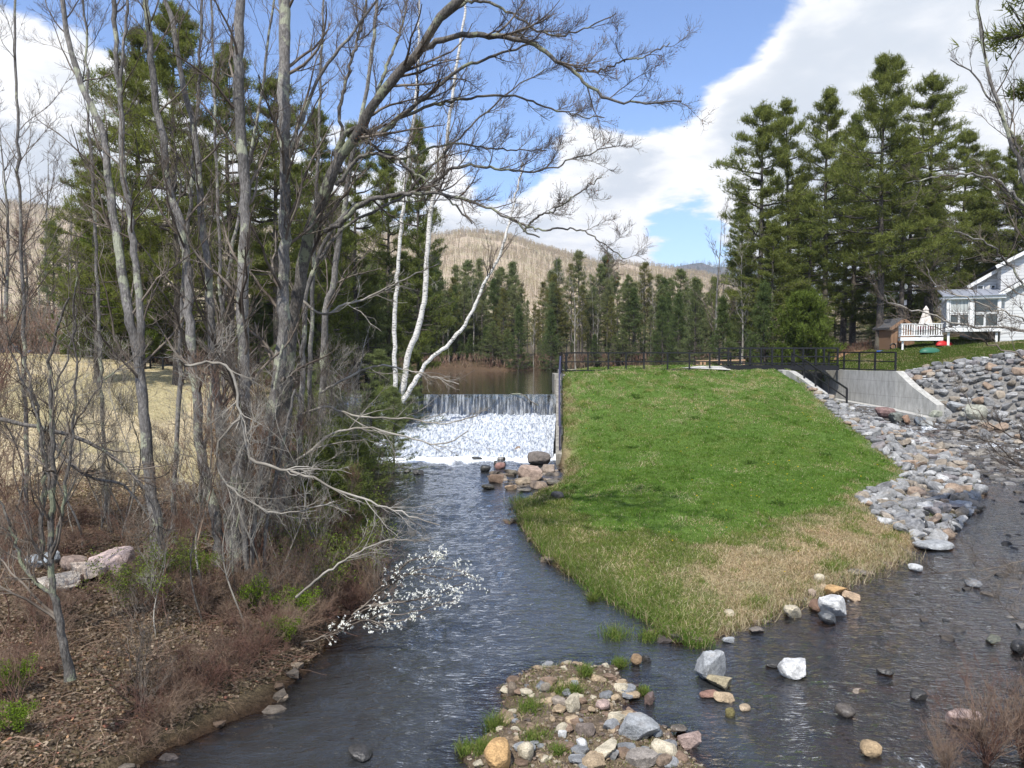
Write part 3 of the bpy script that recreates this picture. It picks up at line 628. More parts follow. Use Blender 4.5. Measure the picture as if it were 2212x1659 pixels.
ANG = [rock_mesh(100 + i, planes=9, rough=.018) for i in range(10)]
RND = [rock_mesh(200 + i, planes=16, rough=.03, rnd=.55) for i in range(6)]
WETM = []
for me in (ANG[:4] + RND[:4]):
    m2 = me.copy(); m2.materials.clear(); m2.materials.append(M['rock_wet']); WETM.append(m2)
GREY, LGREY, WHITE, TAN, ORG, DARK, CREAM, PINK = (.20, .205, .21), (.30, .31, .315), (.50, .50, .49), (.34, .26, .17), (.44, .28, .13), (.045, .042, .038), (.44, .39, .29), (.36, .27, .235)
def rock(me, loc, size, rz, col, label=None, group=None, tilt=(0, 0), name='rock', cat='rock'):
    o = bpy.data.objects.new(name, me); COL.objects.link(o); o.location = tuple(float(v) for v in loc); o.scale = tuple(float(v) for v in size); o.rotation_euler = (tilt[0], tilt[1], rz)
    o.color = (*col, 1); return tag(o, label, cat, group)
# px, py (centre), width px, height px, colour, shape, label
HERO = [(1077, 1632, 80, 72, ORG, 'r', 'large smooth orange boulder at the near end of the gravel bar'), (1137, 1630, 46, 44, CREAM, 'r', 'round speckled cream stone just right of the big orange boulder'),
 (1382, 1578, 74, 56, LGREY, 'a', 'large pale grey angular rock with a pointed top on the bar'), (1240, 1520, 34, 48, CREAM, 'a', 'upright cream rock standing in the middle of the bar'),
 (1268, 1577, 40, 32, (.16, .13, .11), 'a', 'flat brown-grey rock lying low in the middle of the bar'), (1312, 1622, 58, 30, CREAM, 'a', 'flat cream slab between white stone and pale grey rock'),
 (1257, 1612, 28, 26, WHITE, 'r', 'small white stone left of the flat cream slab'), (1217, 1590, 19, 20, WHITE, 'a', 'tiny whitish stone left of the flat brown-grey rock'), (1285, 1645, 60, 34, TAN, 'a', 'tan slab at the bottom edge of the bar'),
 (1390, 1648, 60, 34, (.27, .24, .21), 'a', 'broad speckled grey-brown rock at the front edge of the bar'), (1443, 1625, 56, 36, CREAM, 'a', 'long cream rock sloping away right of the pale grey rock'), (1495, 1606, 48, 38, PINK, 'a', 'pinkish speckled block at the right tip of the bar'),
 (1436, 1650, 40, 28, (.2, .15, .11), 'r', 'brown rock in front of the long cream rock'), (1106, 1492, 30, 34, (.15, .12, .09), 'r', 'half-wet dark stone at the left upper corner of the bar'), (1345, 1489, 30, 24, CREAM, 'a', 'cream stone on the far edge of the bar'),
 (1300, 1526, 30, 26, PINK, 'a', 'pinkish stone right of the upright cream rock'), (1212, 1520, 36, 26, (.26, .22, .18), 'a', 'grey-brown stone left of the upright cream rock'), (1180, 1492, 26, 22, (.22, .19, .15), 'r', 'grey-brown stone at the far left of the bar beside grass'),
 (1330, 1511, 26, 20, TAN, 'a', 'tan stone behind the pale grey rock'), (1365, 1502, 30, 18, TAN, 'a', 'tan flat stone at the right shoulder of the bar'),
 (1535, 1437, 62, 72, LGREY, 'a', 'big upright grey-white block in the water off the mound tip'), (1559, 1475, 52, 28, (.34, .29, .19), 'a', 'low tan rock against the foot of the upright block'), (1568, 1512, 42, 20, TAN, 'a', 'flat tan rock in the water below the upright block'),
 (1534, 1506, 36, 16, (.22, .13, .10), 'a', 'thin reddish slab in the water near the upright block'), (1577, 1541, 20, 24, (.14, .12, .05), 'a', 'small mossy stone alone in the current'), (1722, 1446, 60, 42, WHITE, 'a', 'tilted white slab with a dark underside alone in the stream'),
 (1676, 1437, 44, 12, DARK, 'w', 'low dark wet ledge left of the tilted white slab'), (1804, 1308, 52, 46, WHITE, 'a', 'bright white angular block at the bank edge'), (1713, 1322, 40, 34, CREAM, 'a', 'pale yellowish block left of the brown stones on the bank edge'),
 (1765, 1310, 40, 28, (.16, .10, .07), 'r', 'round brown stone touching the bright white block'), (1789, 1338, 40, 28, (.07, .075, .08), 'w', 'dark wet stone below the bright white block'), (1812, 1277, 44, 24, ORG, 'a', 'orange-tan rock behind the bright white block'),
 (1845, 1288, 36, 18, (.38, .28, .19), 'a', 'low tan rock furthest out behind the white block'), (1782, 1272, 20, 20, TAN, 'a', 'small tan stone left of the orange-tan rock'), (1755, 1285, 22, 24, (.28, .22, .17), 'r', 'small grey-brown stone up the bank from the brown stone'),
 (1770, 1250, 26, 22, CREAM, 'r', 'cream stone in dry grass above the waterline'), (1577, 1327, 30, 18, CREAM, 'r', 'cream stone lying in the grass near the mound tip'), (1577, 1385, 26, 14, LGREY, 'a', 'small light stone at the waterline of the mound tip'), (1635, 1362, 34, 12, (.16, .14, .12), 'a', 'low grey stone under overhanging straw at the bank'),
 (1850, 1236, 36, 14, (.2, .17, .14), 'a', 'flat grey-brown rock under the straw bank'), (1980, 1227, 38, 16, WHITE, 'r', 'low white rounded stone off the straw bank'), (1985, 1502, 36, 20, DARK, 'w', 'glossy black stone in the right-hand current'), (1910, 1452, 34, 14, DARK, 'w', 'low black stone breaking the surface below the rapids'),
 (2145, 1386, 34, 14, (.13, .13, .09), 'w', 'olive flat stone in shallow water near the right edge'), (2205, 1400, 40, 34, DARK, 'w', 'dark boulder at the right edge of the stream'), (2085, 1555, 60, 44, PINK, 'a', 'pale pinkish rock beside the red bush'), (2105, 1262, 40, 18, (.2, .2, .2), 'w', 'wet grey stone in the right-hand rapids'),
 (2020, 1178, 70, 18, LGREY, 'a', 'long low grey rock at the foot of the riprap'), (1375, 1428, 28, 26, (.25, .17, .1), 'r', 'wet tan stone off the far side of the bar'), (1398, 1424, 20, 18, DARK, 'w', 'small dark stone paired with the wet tan stone'),
 (1405, 1512, 30, 28, (.13, .09, .075), 'w', 'reddish wet stone right of the bar'), (1465, 1580, 34, 20, (.12, .10, .08), 'w', 'brown wet stone in the channel right of the bar'), (1420, 1590, 26, 20, (.14, .15, .16), 'w', 'blue-grey wet stone right of the pale grey rock'),
 (1830, 1543, 50, 24, (.10, .085, .07), 'w', 'flat dark brown stone near the bottom of the right channel'), (1610, 1533, 30, 10, TAN, 'w', 'thin tan stone awash in mid channel'), (1885, 1625, 60, 26, (.34, .25, .15), 'r', 'tan rounded rock at the bottom edge below the right channel'),
 (1165, 990, 60, 34, (.15, .13, .115), 'r', 'large dark grey-brown boulder at the foot of the falls'), (1121, 973, 24, 22, (.22, .16, .11), 'r', 'brown boulder poking out of the white water'), (1077, 1000, 26, 15, DARK, 'w', 'dark wet rock at the edge of the white water'), (1083, 992, 16, 14, DARK, 'w', 'little dark rock behind another in the white water'),
 (1030, 990, 24, 8, DARK, 'w', 'flat dark rock awash below the cascade'), (1150, 1022, 52, 34, (.33, .25, .2), 'a', 'big rounded tan-pink boulder in the pile by the wall'), (1187, 1012, 34, 26, (.27, .22, .18), 'a', 'grey-tan boulder wedged between big boulders and wall'), (1133, 1040, 36, 20, (.3, .24, .17), 'a', 'tan boulder low in the pile by the wall'),
 (1166, 1048, 34, 20, (.26, .2, .15), 'a', 'brown-tan boulder at the near side of the pile'), (1196, 1044, 32, 22, (.13, .12, .1), 'a', 'dark boulder at the near right of the pile'), (1104, 1053, 24, 14, (.3, .22, .15), 'a', 'small tan boulder at the water side of the pile'),
 (1076, 1034, 34, 26, (.2, .14, .1), 'a', 'brown boulder left of the pile'), (1080, 1006, 26, 16, (.26, .15, .13), 'r', 'reddish boulder upstream of the brown one'), (1048, 1012, 34, 18, (.05, .05, .045), 'w', 'mossy dark boulder furthest left by the falls pool'), (1108, 1022, 24, 14, (.16, .14, .11), 'r', 'grey-brown boulder between brown boulder and pile'),
 (1055, 1052, 34, 13, (.05, .045, .03), 'w', 'flat blackish boulder downstream of the brown one'), (1205, 1070, 30, 18, (.2, .17, .14), 'r', 'grey boulder where the pile meets the grass'), (1135, 1060, 30, 9, (.2, .18, .15), 'a', 'thin flat stone on the grass edge by the pile'),
 (905, 1020, 22, 14, DARK, 'w', 'dark wet boulder in the pool under the twigs'), (880, 1018, 14, 9, DARK, 'w', 'small dark boulder in the pool under the twigs'),
 (776, 1630, 60, 26, DARK, 'w', 'dark wet boulder with water breaking over it near the bottom of the left channel'),
 (246, 1213, 92, 62, (.46, .36, .33), 'a', 'big pinkish-white boulder on the leafy left bank'), (180, 1240, 70, 46, (.44, .37, .31), 'a', 'pale boulder leaning on the big pinkish one'), (120, 1262, 90, 30, (.40, .36, .31), 'a', 'long low pale boulder at the left of the group'), (82, 1212, 70, 40, (.27, .30, .32), 'a', 'blue-grey boulder behind the long pale one'),
 (160, 1215, 50, 34, (.26, .2, .17), 'a', 'brownish boulder in the middle of the left bank group'), (335, 1195, 40, 40, (.24, .17, .14), 'a', 'brown boulder beside the trunk of the forked tree'), (20, 1205, 40, 30, (.08, .08, .08), 'a', 'dark boulder at the left edge on the leafy bank'),
 (2117, 888, 40, 34, (.34, .34, .28), 'a', 'large mossy grey boulder in the riprap beside the rapids'), (2065, 880, 34, 24, LGREY, 'a', 'pale grey boulder in the riprap toe right of the wing wall'), (2030, 870, 30, 22, (.28, .28, .25), 'a', 'grey boulder touching the sloped end of the wing wall'), (2033, 895, 36, 24, (.30, .31, .25), 'a', 'greenish boulder at the foot of the wing wall'),
 (2087, 898, 28, 18, (.3, .3, .26), 'a', 'grey boulder between the mossy boulder and the wall'), (1912, 890, 36, 34, (.20, .13, .12), 'a', 'reddish boulder in the outlet channel rapids'), (1935, 900, 34, 26, (.17, .18, .16), 'a', 'dark grey boulder beside the reddish one in the outlet'), (1990, 908, 28, 20, (.15, .17, .19), 'a', 'blue-grey boulder in the outlet rapids'), (2005, 915, 22, 16, (.3, .31, .3), 'a', 'light grey boulder in the outlet rapids'), (1960, 905, 18, 26, (.3, .19, .13), 'a', 'rusty boulder below the wall footing')]
for i, (px, py, wp, hp, c, k, lb) in enumerate(HERO):
    b = G(px, py + hp * .42, 9.0 if py > 1100 else 14.); Y = b[1]; sw = wp / F * Y / 2; vis = hp / F * Y
    sh = vis * .58; sz = sh * 1.0
    me = {'a': ANG, 'r': RND, 'w': WETM}[k][i % {'a': 10, 'r': 6, 'w': 8}[k]]
    if len(me.vertices) < 700 and k != 'w' and wp > 42:
        me = rock_mesh(900 + i, planes=8 if k == 'a' else 15, rough=.012 if k == 'a' else .02, rnd=0 if k == 'a' else .5, ico=ICO4)
    rock(me, (b[0], Y + sw * .3, b[2] + sh * .62), (sw * 1.12, sw * .95, sz * 1.12), rng.uniform(0, 6.28) if k != 'a' else rng.uniform(-.5, .5), c, lb, tilt=(rng.uniform(-.15, .15), rng.uniform(-.15, .15)))

def scatter(poly, n, dens=None):
    p = np.array(poly); lo, hi = p.min(0), p.max(0); out = []
    while sum(len(o) for o in out) < n:
        q = rng.uniform(lo, hi, (n * 2, 2)); q = q[sdf(poly, q[:, 0], q[:, 1]) > 0]
        if dens is not None: q = q[rng.uniform(size=len(q)) < dens(q[:, 0], q[:, 1])]
        if not len(q): break
        out.append(q)
    return np.concatenate(out)[:n]
def thin_out(q, s):
    keep = []; cells = {}
    for i, (x, y) in enumerate(q):
        c = (int(x / .8), int(y / .8)); ok = True
        for a in (-1, 0, 1):
            for b in (-1, 0, 1):
                for j in cells.get((c[0] + a, c[1] + b), ()):
                    if (q[j][0] - x) ** 2 + (q[j][1] - y) ** 2 < ((s[i] + s[j]) * .5) ** 2 * .46: ok = False
        if ok: keep.append(i); cells.setdefault(c, []).append(i)
    return keep
RCOL = [((.33, .33, .325), .34), ((.24, .24, .24), .31), ((.42, .42, .41), .09), ((.34, .29, .23), .14), ((.36, .27, .20), .07), ((.27, .25, .25), .05)]
def rip(poly, label_side, nind, s0, s1, n):
    q = scatter(poly, n); s = rng.uniform(s0, s1, len(q)) ** 1.0; s *= np.where(rng.uniform(size=len(q)) < .12, 1.5, 1.); o = np.argsort(-s); q, s = q[o], s[o]
    k = thin_out(q, s); q, s = q[k], s[k]; z = Hw(q[:, 0], q[:, 1])
    vis = np.argsort(-(s / np.hypot(q[:, 0], q[:, 1]))); ind = set(vis[:nind].tolist()); g = Geo(); V0s = [rock_shape(400 + i, planes=9, rough=.02, ico=_ico(2)) for i in range(8)]
    names = {0: 'light grey', 1: 'mid grey', 2: 'whitish', 3: 'tan', 4: 'orange-brown', 5: 'purplish'}
    for i in range(len(q)):
        ci = rng.choice(6, p=[c[1] for c in RCOL]); c = np.array(RCOL[ci][0]) * rng.uniform(.62, 1.08)
        sz = s[i] / 2 * np.array([rng.uniform(.9, 1.25), rng.uniform(.75, 1.05), rng.uniform(.6, .92)]); rz = rng.uniform(0, 6.3)
        if i in ind:
            rock(ANG[rng.integers(10)], (q[i, 0], q[i, 1], z[i] + sz[2] * .35), sz, rz, tuple(c), '%s angular riprap stone %s' % (names[ci], label_side), 'riprap stones ' + label_side, (rng.uniform(-.7, .7), rng.uniform(-.7, .7)), name='riprap_stone', cat='stone')
        else:
            V, Fc = V0s[rng.integers(8)]; V = V * sz; cs, sn = math.cos(rz), math.sin(rz); V = np.stack([V[:, 0] * cs - V[:, 1] * sn, V[:, 0] * sn + V[:, 1] * cs, V[:, 2]], 1)
            g.add(V + np.array([q[i, 0], q[i, 1], z[i] + sz[2] * .35]), Fc, c)
    return g
gs = rip(RIP_L, 'on the strip between mound and rapids', 150, .18, .42, 9000); g2 = rip(RIP_R, 'on the steep bank right of the wing wall', 148, .20, .44, 12000)
gs.V += g2.V; gs.C += g2.C; gs.F += [f + gs.n for f in g2.F]; gs.n += g2.n
# cobbles on the streambed and the shallow margins, too many to count
def cobbles(g, pts, s0, s1, cols, sub=_ico(1), zf=Hw, sink=.3):
    z = zf(pts[:, 0], pts[:, 1])
    shapes = [rock_shape(700 + i, planes=10, rough=.03, ico=sub) for i in range(8)]
    pick = rng.integers(8, size=len(pts)); s = rng.uniform(s0, s1, len(pts)) / 2
    for k in range(8):
        m = pick == k; n = m.sum()
        if not n: continue
        V, Fc = shapes[k]; sc = s[m][:, None] * np.stack([rng.uniform(.9, 1.3, n), rng.uniform(.8, 1.1, n), rng.uniform(.5, .8, n)], 1); a = rng.uniform(0, 6.3, n)
        W_ = V[None] * sc[:, None]; X = W_[..., 0] * np.cos(a)[:, None] - W_[..., 1] * np.sin(a)[:, None]; Y = W_[..., 0] * np.sin(a)[:, None] + W_[..., 1] * np.cos(a)[:, None]
        W_ = np.stack([X, Y, W_[..., 2]], -1) + np.stack([pts[m, 0], pts[m, 1], z[m] + sc[:, 2] * sink], -1)[:, None]
        ff = (Fc[None] + (np.arange(n) * len(V))[:, None, None]).reshape(-1, 3); c = np.array(cols)[rng.integers(len(cols), size=n)] * rng.uniform(.7, 1.25, (n, 1))
        g.add(W_.reshape(-1, 3), ff, np.repeat(c, len(V), 0))
tag(gs.build('riprap_rubble', M['rock_mass']), 'mass of small grey riprap stones covering the banks of the right stream', 'rubble', kind='stuff')
g = Geo()
cobbles(g, scatter(BAR, 2000), .025, .09, [(.26, .2, .14), (.17, .13, .10), (.12, .095, .08), (.3, .26, .2), (.15, .11, .085)])
cobbles(g, scatter(WATER, 1500, lambda x, y: (sdf(WATER, x, y) < .8) * (y < 33) * (y > 8) * .8 + (y > 28) * (x > 14) * 1.), .12, .40, [(.10, .07, .05), (.13, .11, .09), (.06, .05, .045), (.2, .16, .12)])
cobbles(g, scatter([(19.2, 28.5), (24, 26), (24, 34), (22.0, 37.5), (19.4, 38.4), (18, 42), (17.6, 44), (19.8, 44), (20.2, 38.5), (19.7, 33)], 420), .22, .55, [(.12, .11, .10), (.2, .19, .18), (.1, .08, .07)], sub=_ico(2), zf=lambda x, y: Wz(x, y) + ZO - .12)
cobbles(g, scatter([(5.5, 14.5), (9.5, 17.5), (13.5, 20.8), (18.5, 27.5), (19.5, 30), (22, 30), (22.5, 24), (16, 15), (10, 9.5), (4, 10)], 900), .10, .42, [(.12, .09, .065), (.16, .135, .11), (.08, .07, .06), (.22, .18, .14)], zf=lambda x, y: np.minimum(Hw(x, y), Wz(x, y) + ZO - .09) + .05 * vn(x * 3, y * 3, 4), sink=.25)
cobbles(g, scatter([(18.6, 28.5), (24, 25), (24, 34), (22, 37), (19.6, 36), (19.2, 31)], 380), .25, .62, [(.13, .125, .12), (.2, .195, .19), (.09, .08, .07), (.24, .22, .19)], sub=_ico(2), zf=lambda x, y: Wz(x, y) + ZO - .08)
cobbles(g, scatter([(7, 15.2), (10, 17.2), (13.5, 20.4), (18.5, 26.5), (19.5, 30), (22, 30), (22.5, 24), (18, 18), (12, 12.2)], 190), .10, .34, [(.06, .055, .05), (.10, .085, .07), (.15, .14, .125), (.05, .05, .05)], sub=_ico(2), zf=lambda x, y: Wz(x, y) + ZO - .035, sink=.2)
cobbles(g, scatter([(1.0, 33.6), (2.0, 33.8), (1.9, 29.4), (.8, 28.2), (-.6, 29.5), (-1.2, 32)], 70), .18, .5, [(.09, .08, .07), (.16, .13, .10), (.24, .2, .16)], sub=_ico(2), zf=lambda x, y: np.maximum(Hw(x, y), Wz(x, y) + ZO - .05))
tag(g.build('streambed_stones', M['rock_mass']), 'countless small cobbles and pebbles on the bar and in the shallows', 'cobbles', kind='stuff')

# individual loose stones on the bar
q = scatter([(-.2, 12.2), (.4, 13), (1.9, 13.1), (2.1, 12), (1.9, 11), (2.4, 9.6), (-.5, 9.6), (-.2, 11)], 120)
s = rng.uniform(.07, .25, len(q)); z = Hw(q[:, 0], q[:, 1])
for i in range(len(q)):
    ci = rng.integers(4); nm = ('tan', 'brown', 'cream', 'grey')[ci]; c = np.array((TAN, (.2, .14, .10), CREAM, GREY)[ci]) * rng.uniform(.8, 1.1)
    rock(ANG[rng.integers(10)], (q[i, 0], q[i, 1], z[i] + s[i] * .15), (s[i] * .6, s[i] * .5, s[i] * .38), rng.uniform(0, 6), tuple(c), 'small %s stone among the loose rubble of the gravel bar' % nm, 'loose stones on the gravel bar', name='stone', cat='stone')

# ---------------------------------------------------------------- bare trees
def bare(name, label, cat, stems, levels=(), bmat='bark', tmat='twig', group=None, leafs=None, k0=10, limb_only=False, base=None, extra=None):
    """stems: list of (points (n,4): x y z radius, own level settings or None)"""
    if base is None: base = (stems[0][0] if isinstance(stems[0], tuple) else stems[0])[0][:3]
    t = thing(name, label, cat, base, group)
    g = Geo(); tw = Geo(); ends = []
    for st in stems:
        lv = levels
        if isinstance(st, tuple): st, lv = st
        Pt, Rd = st[None, :, :3], st[None, :, 3]
        tubes(Pt, Rd, k0, g)
        for L in lv:
            L = dict(L); tgt = tw if L.pop('twig', 1) else g; kk = L.pop('k', 3)
            Pt, Rd = ramify(Pt, Rd, **L); tubes(Pt, Rd, kk, tgt)
        ends.append(Pt[:, -1])
    part(g, 'trunk', M[bmat], t, True)
    if tw.n: part(tw, 'crown', M[tmat], t, True)
    if leafs:
        lg = Geo(); E = np.concatenate(ends); E = E[rng.uniform(size=len(E)) < leafs['p']]; E = np.repeat(E, leafs['n'], 0)
        E = E + rng.normal(size=E.shape) * leafs['spread']; d = norm(rng.normal(size=E.shape) + (0, 0, .2))
        cards(lg, E, d, rng.uniform(.6, 1.3, len(E)) * leafs['size'], leafs['size'] * leafs.get('asp', .6), np.array(leafs['col']) * rng.uniform(.7, 1.3, (len(E), 1)), True)
        part(lg, leafs.get('name', 'buds'), M['leaf'], t)
    return t
def stem(pts, Y, w0, w1, n=40, wob=.015, Y1=None):
    """pixel path -> 3D path with radius; Y distance at start (and end); w widths in reference pixels"""
    m = len(pts); Ys = np.linspace(Y, Y if Y1 is None else Y1, m); p = np.array([P(a, b, y) for (a, b), y in zip(pts, Ys)])
    o = resample(p, n, wob); r = np.linspace(w0, w1, n) * .80 * (1 + (vn(np.arange(n) * .55, np.full(n, w0 * 3.7 + pts[0][0]), 5) - .5) * .22) * (1 + .35 * np.exp(-np.arange(n) / 1.6) * (w0 > 18)) / 2 / F * np.interp(np.linspace(0, 1, n), np.linspace(0, 1, m), Ys)
    return np.concatenate([o, r[:, None]], 1)
UP = dict(ang=.75, up=.55, wig=.13)
LV = [dict(count=13, t0=.28, t1=1, lf=.24, rr=.32, npts=9, lmin=.8, lmax=4.5, k=5, rmin=.007, **UP), dict(count=8, t0=.12, t1=1, lf=.42, rr=.5, npts=6, lmin=.3, lmax=1.8, rmin=.0045, **UP), dict(count=5, t0=.15, t1=1, lf=.5, rr=.6, npts=4, lmin=.15, lmax=.8, rmin=.003, **UP)]
LV2 = [dict(LV[0], count=8), dict(LV[1], count=6), dict(LV[2], count=4)]
def lv(a, b, c, **k): return [dict(LV[0], count=int(a * 1.4), **k), dict(LV[1], count=b + 2), dict(LV[2], count=c + 3)]

bare('forked_tree', 'bare forked tree with two grey stems over a reddish trunk on the left bank', 'tree',
     [(stem([(345, 1205), (333, 1106), (317, 970), (307, 853), (296, 760), (283, 700), (265, 600), (250, 500), (240, 417), (227, 317), (213, 260), (183, 200), (157, 127), (143, 67), (137, 0), (132, -120)], 15.5, 34, 10, 60), lv(15, 7, 4)),
      (stem([(302, 770), (303, 670), (293, 570), (283, 483), (267, 383), (263, 300), (257, 200), (250, 100), (247, 0), (240, -120)], 15.5, 20, 10), lv(13, 7, 4)),
      (stem([(259, 215), (270, 60), (276, 0), (270, -60)], 15.5, 9, 6, 14), lv(4, 5, 3))])
bare('bare_tree', 'slim bare grey tree, second trunk of the cluster, curving left at the top', 'tree',
     [(stem([(474, 1235), (467, 1120), (450, 1053), (433, 970), (427, 870), (417, 803), (410, 720), (407, 620), (403, 553), (390, 483), (363, 400), (353, 300), (337, 233), (330, 150), (320, 50), (312, -60)], 16, 30, 13, 60), lv(13, 7, 4))])
bare('bare_tree', 'bare tree with yellow-green lichen on its trunk, leaning left in the cluster', 'tree',
     [(stem([(500, 1262), (497, 1150), (485, 1020), (470, 880), (460, 753), (453, 653), (447, 553), (437, 500), (430, 400), (423, 300), (407, 233), (393, 167), (377, 67), (358, 0), (345, -60)], 17, 28, 11, 60), lv(12, 7, 4))])
bare('bare_tree', 'tallest straight grey trunk rising through the middle of the cluster', 'tree',
     [(stem([(512, 1290), (509, 1180), (513, 1040), (528, 920), (526, 753), (523, 653), (527, 553), (530, 433), (520, 300), (515, 167), (518, 0), (520, -120)], 16, 36, 24, 60), lv(13, 7, 4))])
bare('bare_tree', 'straight thick bare trunk just left of the leaning maple', 'tree',
     [(stem([(545, 1295), (556, 1180), (573, 1000), (590, 880), (603, 800), (612, 700), (613, 553), (617, 433), (615, 300), (613, 167), (617, 0), (620, -120)], 17.5, 34, 28, 60), lv(13, 7, 4)),
      (stem([(622, 340), (655, 250), (700, 150), (770, 60), (830, -20)], 17.5, 11, 6, 20), lv(7, 7, 4))])
# the leaning maple and its long arching limbs, in front of the rest
AR = dict(ang=.7, up=.5, wig=.15)
def arch(n1=13): return [dict(count=n1, t0=.10, t1=1, lf=.26, rr=.5, npts=9, lmin=.7, lmax=3.2, k=4, rmin=.007, flat=.3, fall=.45, **AR), dict(count=12, t0=.08, t1=.95, lf=.5, rr=.5, npts=6, lmin=.3, lmax=1.3, rmin=.0042, **AR), dict(count=7, t0=.1, t1=1, lf=.5, rr=.6, npts=4, lmin=.14, lmax=.6, rmin=.0036, **AR)]
YM = 18.
limbs = [([(737, 373), (725, 330), (760, 280), (820, 287), (870, 247), (924, 207), (970, 167), (1014, 140), (1070, 120), (1117, 103), (1154, 93)], 17, 5, 11, 17.5),
 ([(904, 112), (944, 90), (997, 77), (1047, 78), (1137, 88), (1187, 120), (1237, 153), (1287, 197), (1347, 220), (1474, 218)], 17, 4, 15, 16),
 ([(1237, 153), (1297, 152), (1354, 128), (1387, 125), (1447, 93)], 6, 3, 7, 16.5),
 ([(860, 255), (937, 227), (1004, 213), (1100, 207), (1170, 227), (1237, 247), (1304, 257)], 9, 3, 12, 19),
 ([(725, 400), (770, 347), (810, 330), (847, 340), (887, 367), (924, 393), (950, 413), (987, 450), (1020, 483)], 11, 4, 10, 17),
 ([(700, 500), (737, 480), (770, 450), (820, 427), (887, 417), (950, 418), (1020, 437), (1070, 457), (1104, 473), (1164, 515)], 15, 4, 12, 16.5),
 ([(1130, 500), (1164, 467), (1204, 450), (1257, 413), (1300, 380)], 6, 3, 6, 16.5), ([(1100, 472), (1160, 495), (1220, 493), (1257, 497), (1304, 527), (1350, 560)], 6, 3, 6, 16.5),
 ([(890, 417), (937, 393), (970, 367), (1004, 357), (1054, 360), (1137, 370), (1197, 363), (1237, 343), (1297, 323), (1330, 318)], 9, 3, 13, 17.5),
 ([(770, 292), (830, 330), (880, 340), (960, 312), (1020, 314), (1090, 325), (1180, 325)], 8, 3, 10, 19),
 ([(690, 560), (735, 500), (780, 470), (840, 440), (880, 415), (960, 330), (1040, 250), (1110, 190), (1180, 150)], 9, 3, 12, 20),
 ([(944, 52), (1010, 5), (1060, 5), (1120, 40), (1180, 75), (1240, 70), (1330, 30)], 9, 3, 10, 17),
 ([(744, 330), (735, 240), (760, 130), (780, 60), (800, -40)], 10, 6, 8, 19),
 ([(800, 240), (840, 130), (870, 50), (885, -40)], 9, 5, 8, 20)]
main = stem([(600, 1230), (606, 1100), (612, 950), (620, 800), (632, 690), (650, 600), (668, 500), (700, 417), (737, 340), (770, 290), (804, 233), (854, 167), (904, 110), (944, 50), (990, 0), (1050, -60)], 19, 42, 22, 70, Y1=17)
tree_st = [(main, lv(10, 7, 5))] + [(stem(p, YM, a, b, 40, .02, Y1=y1), arch(n)) for p, a, b, n, y1 in limbs]
bare('leaning_maple', 'big dark leaning maple with long arching limbs reaching over the stream', 'tree', tree_st, [], 'bark_dark', 'twig', leafs=dict(p=.10, n=2, spread=.03, size=.035, col=(.20, .075, .03), name='buds'))
bare('bare_tree', 'bare trunk with a pale fork standing right of the leaning maple', 'tree',
     [(stem([(640, 1120), (650, 900), (655, 760), (660, 640), (683, 570), (715, 500), (770, 440)], 20, 18, 10), lv(7, 6, 4)), (stem([(690, 1000), (700, 760), (705, 660), (720, 620), (727, 553), (745, 440), (760, 340), (790, 200), (810, 60), (815, -60)], 23, 20, 8), lv(11, 7, 4))])
for lb, px, py, Y, top, w0, w1 in [('thin dark bare tree between the forked tree and the second trunk', 372, 1180, 18, (440, -40), 14, 6), ('thin bare tree leaning right behind the cluster', 420, 1180, 21, (600, -60), 13, 5),
        ('thin bare tree at the far left edge of the bank', 60, 1150, 17, (30, -80), 12, 5), ('thin bare sapling rising left of the tallest trunk', 490, 1150, 20, (455, -50), 12, 5), ('thin bare tree standing behind the leaning maple', 660, 1050, 24, (700, -60), 14, 5),
        ('slim bare tree left of the forked tree with upswept branches', 230, 1130, 19, (180, -60), 11, 5)]:
    s = stem([(px, py), (px + (top[0] - px) * .2, 860), (px + (top[0] - px) * .4, 600), (px + (top[0] - px) * .75, 260), top], Y, w0, w1, 40, .02); bare('bare_tree', lb, 'tree', [(s, lv(15, 8, 4))], [])
# mossy stems at the bank foot
for lb, pts, Y, a, b in [('slim mossy green stem leaning at the foot of the tree cluster', [(553, 1290), (545, 1180), (560, 1050), (585, 930), (600, 800), (620, 700)], 15.5, 13, 7), ('pale grey slim stem right of the mossy one', [(575, 1290), (572, 1190), (590, 1060), (610, 960), (640, 840)], 15.8, 10, 6),
                         ('short mossy trunk close to the water at the bank foot', [(535, 1285), (530, 1180), (522, 1080), (518, 960)], 15.2, 18, 10)]:
    bare('bare_tree', lb, 'tree', [(stem(pts, Y, a, b, 24), lv(6, 6, 4))], [], 'bark')
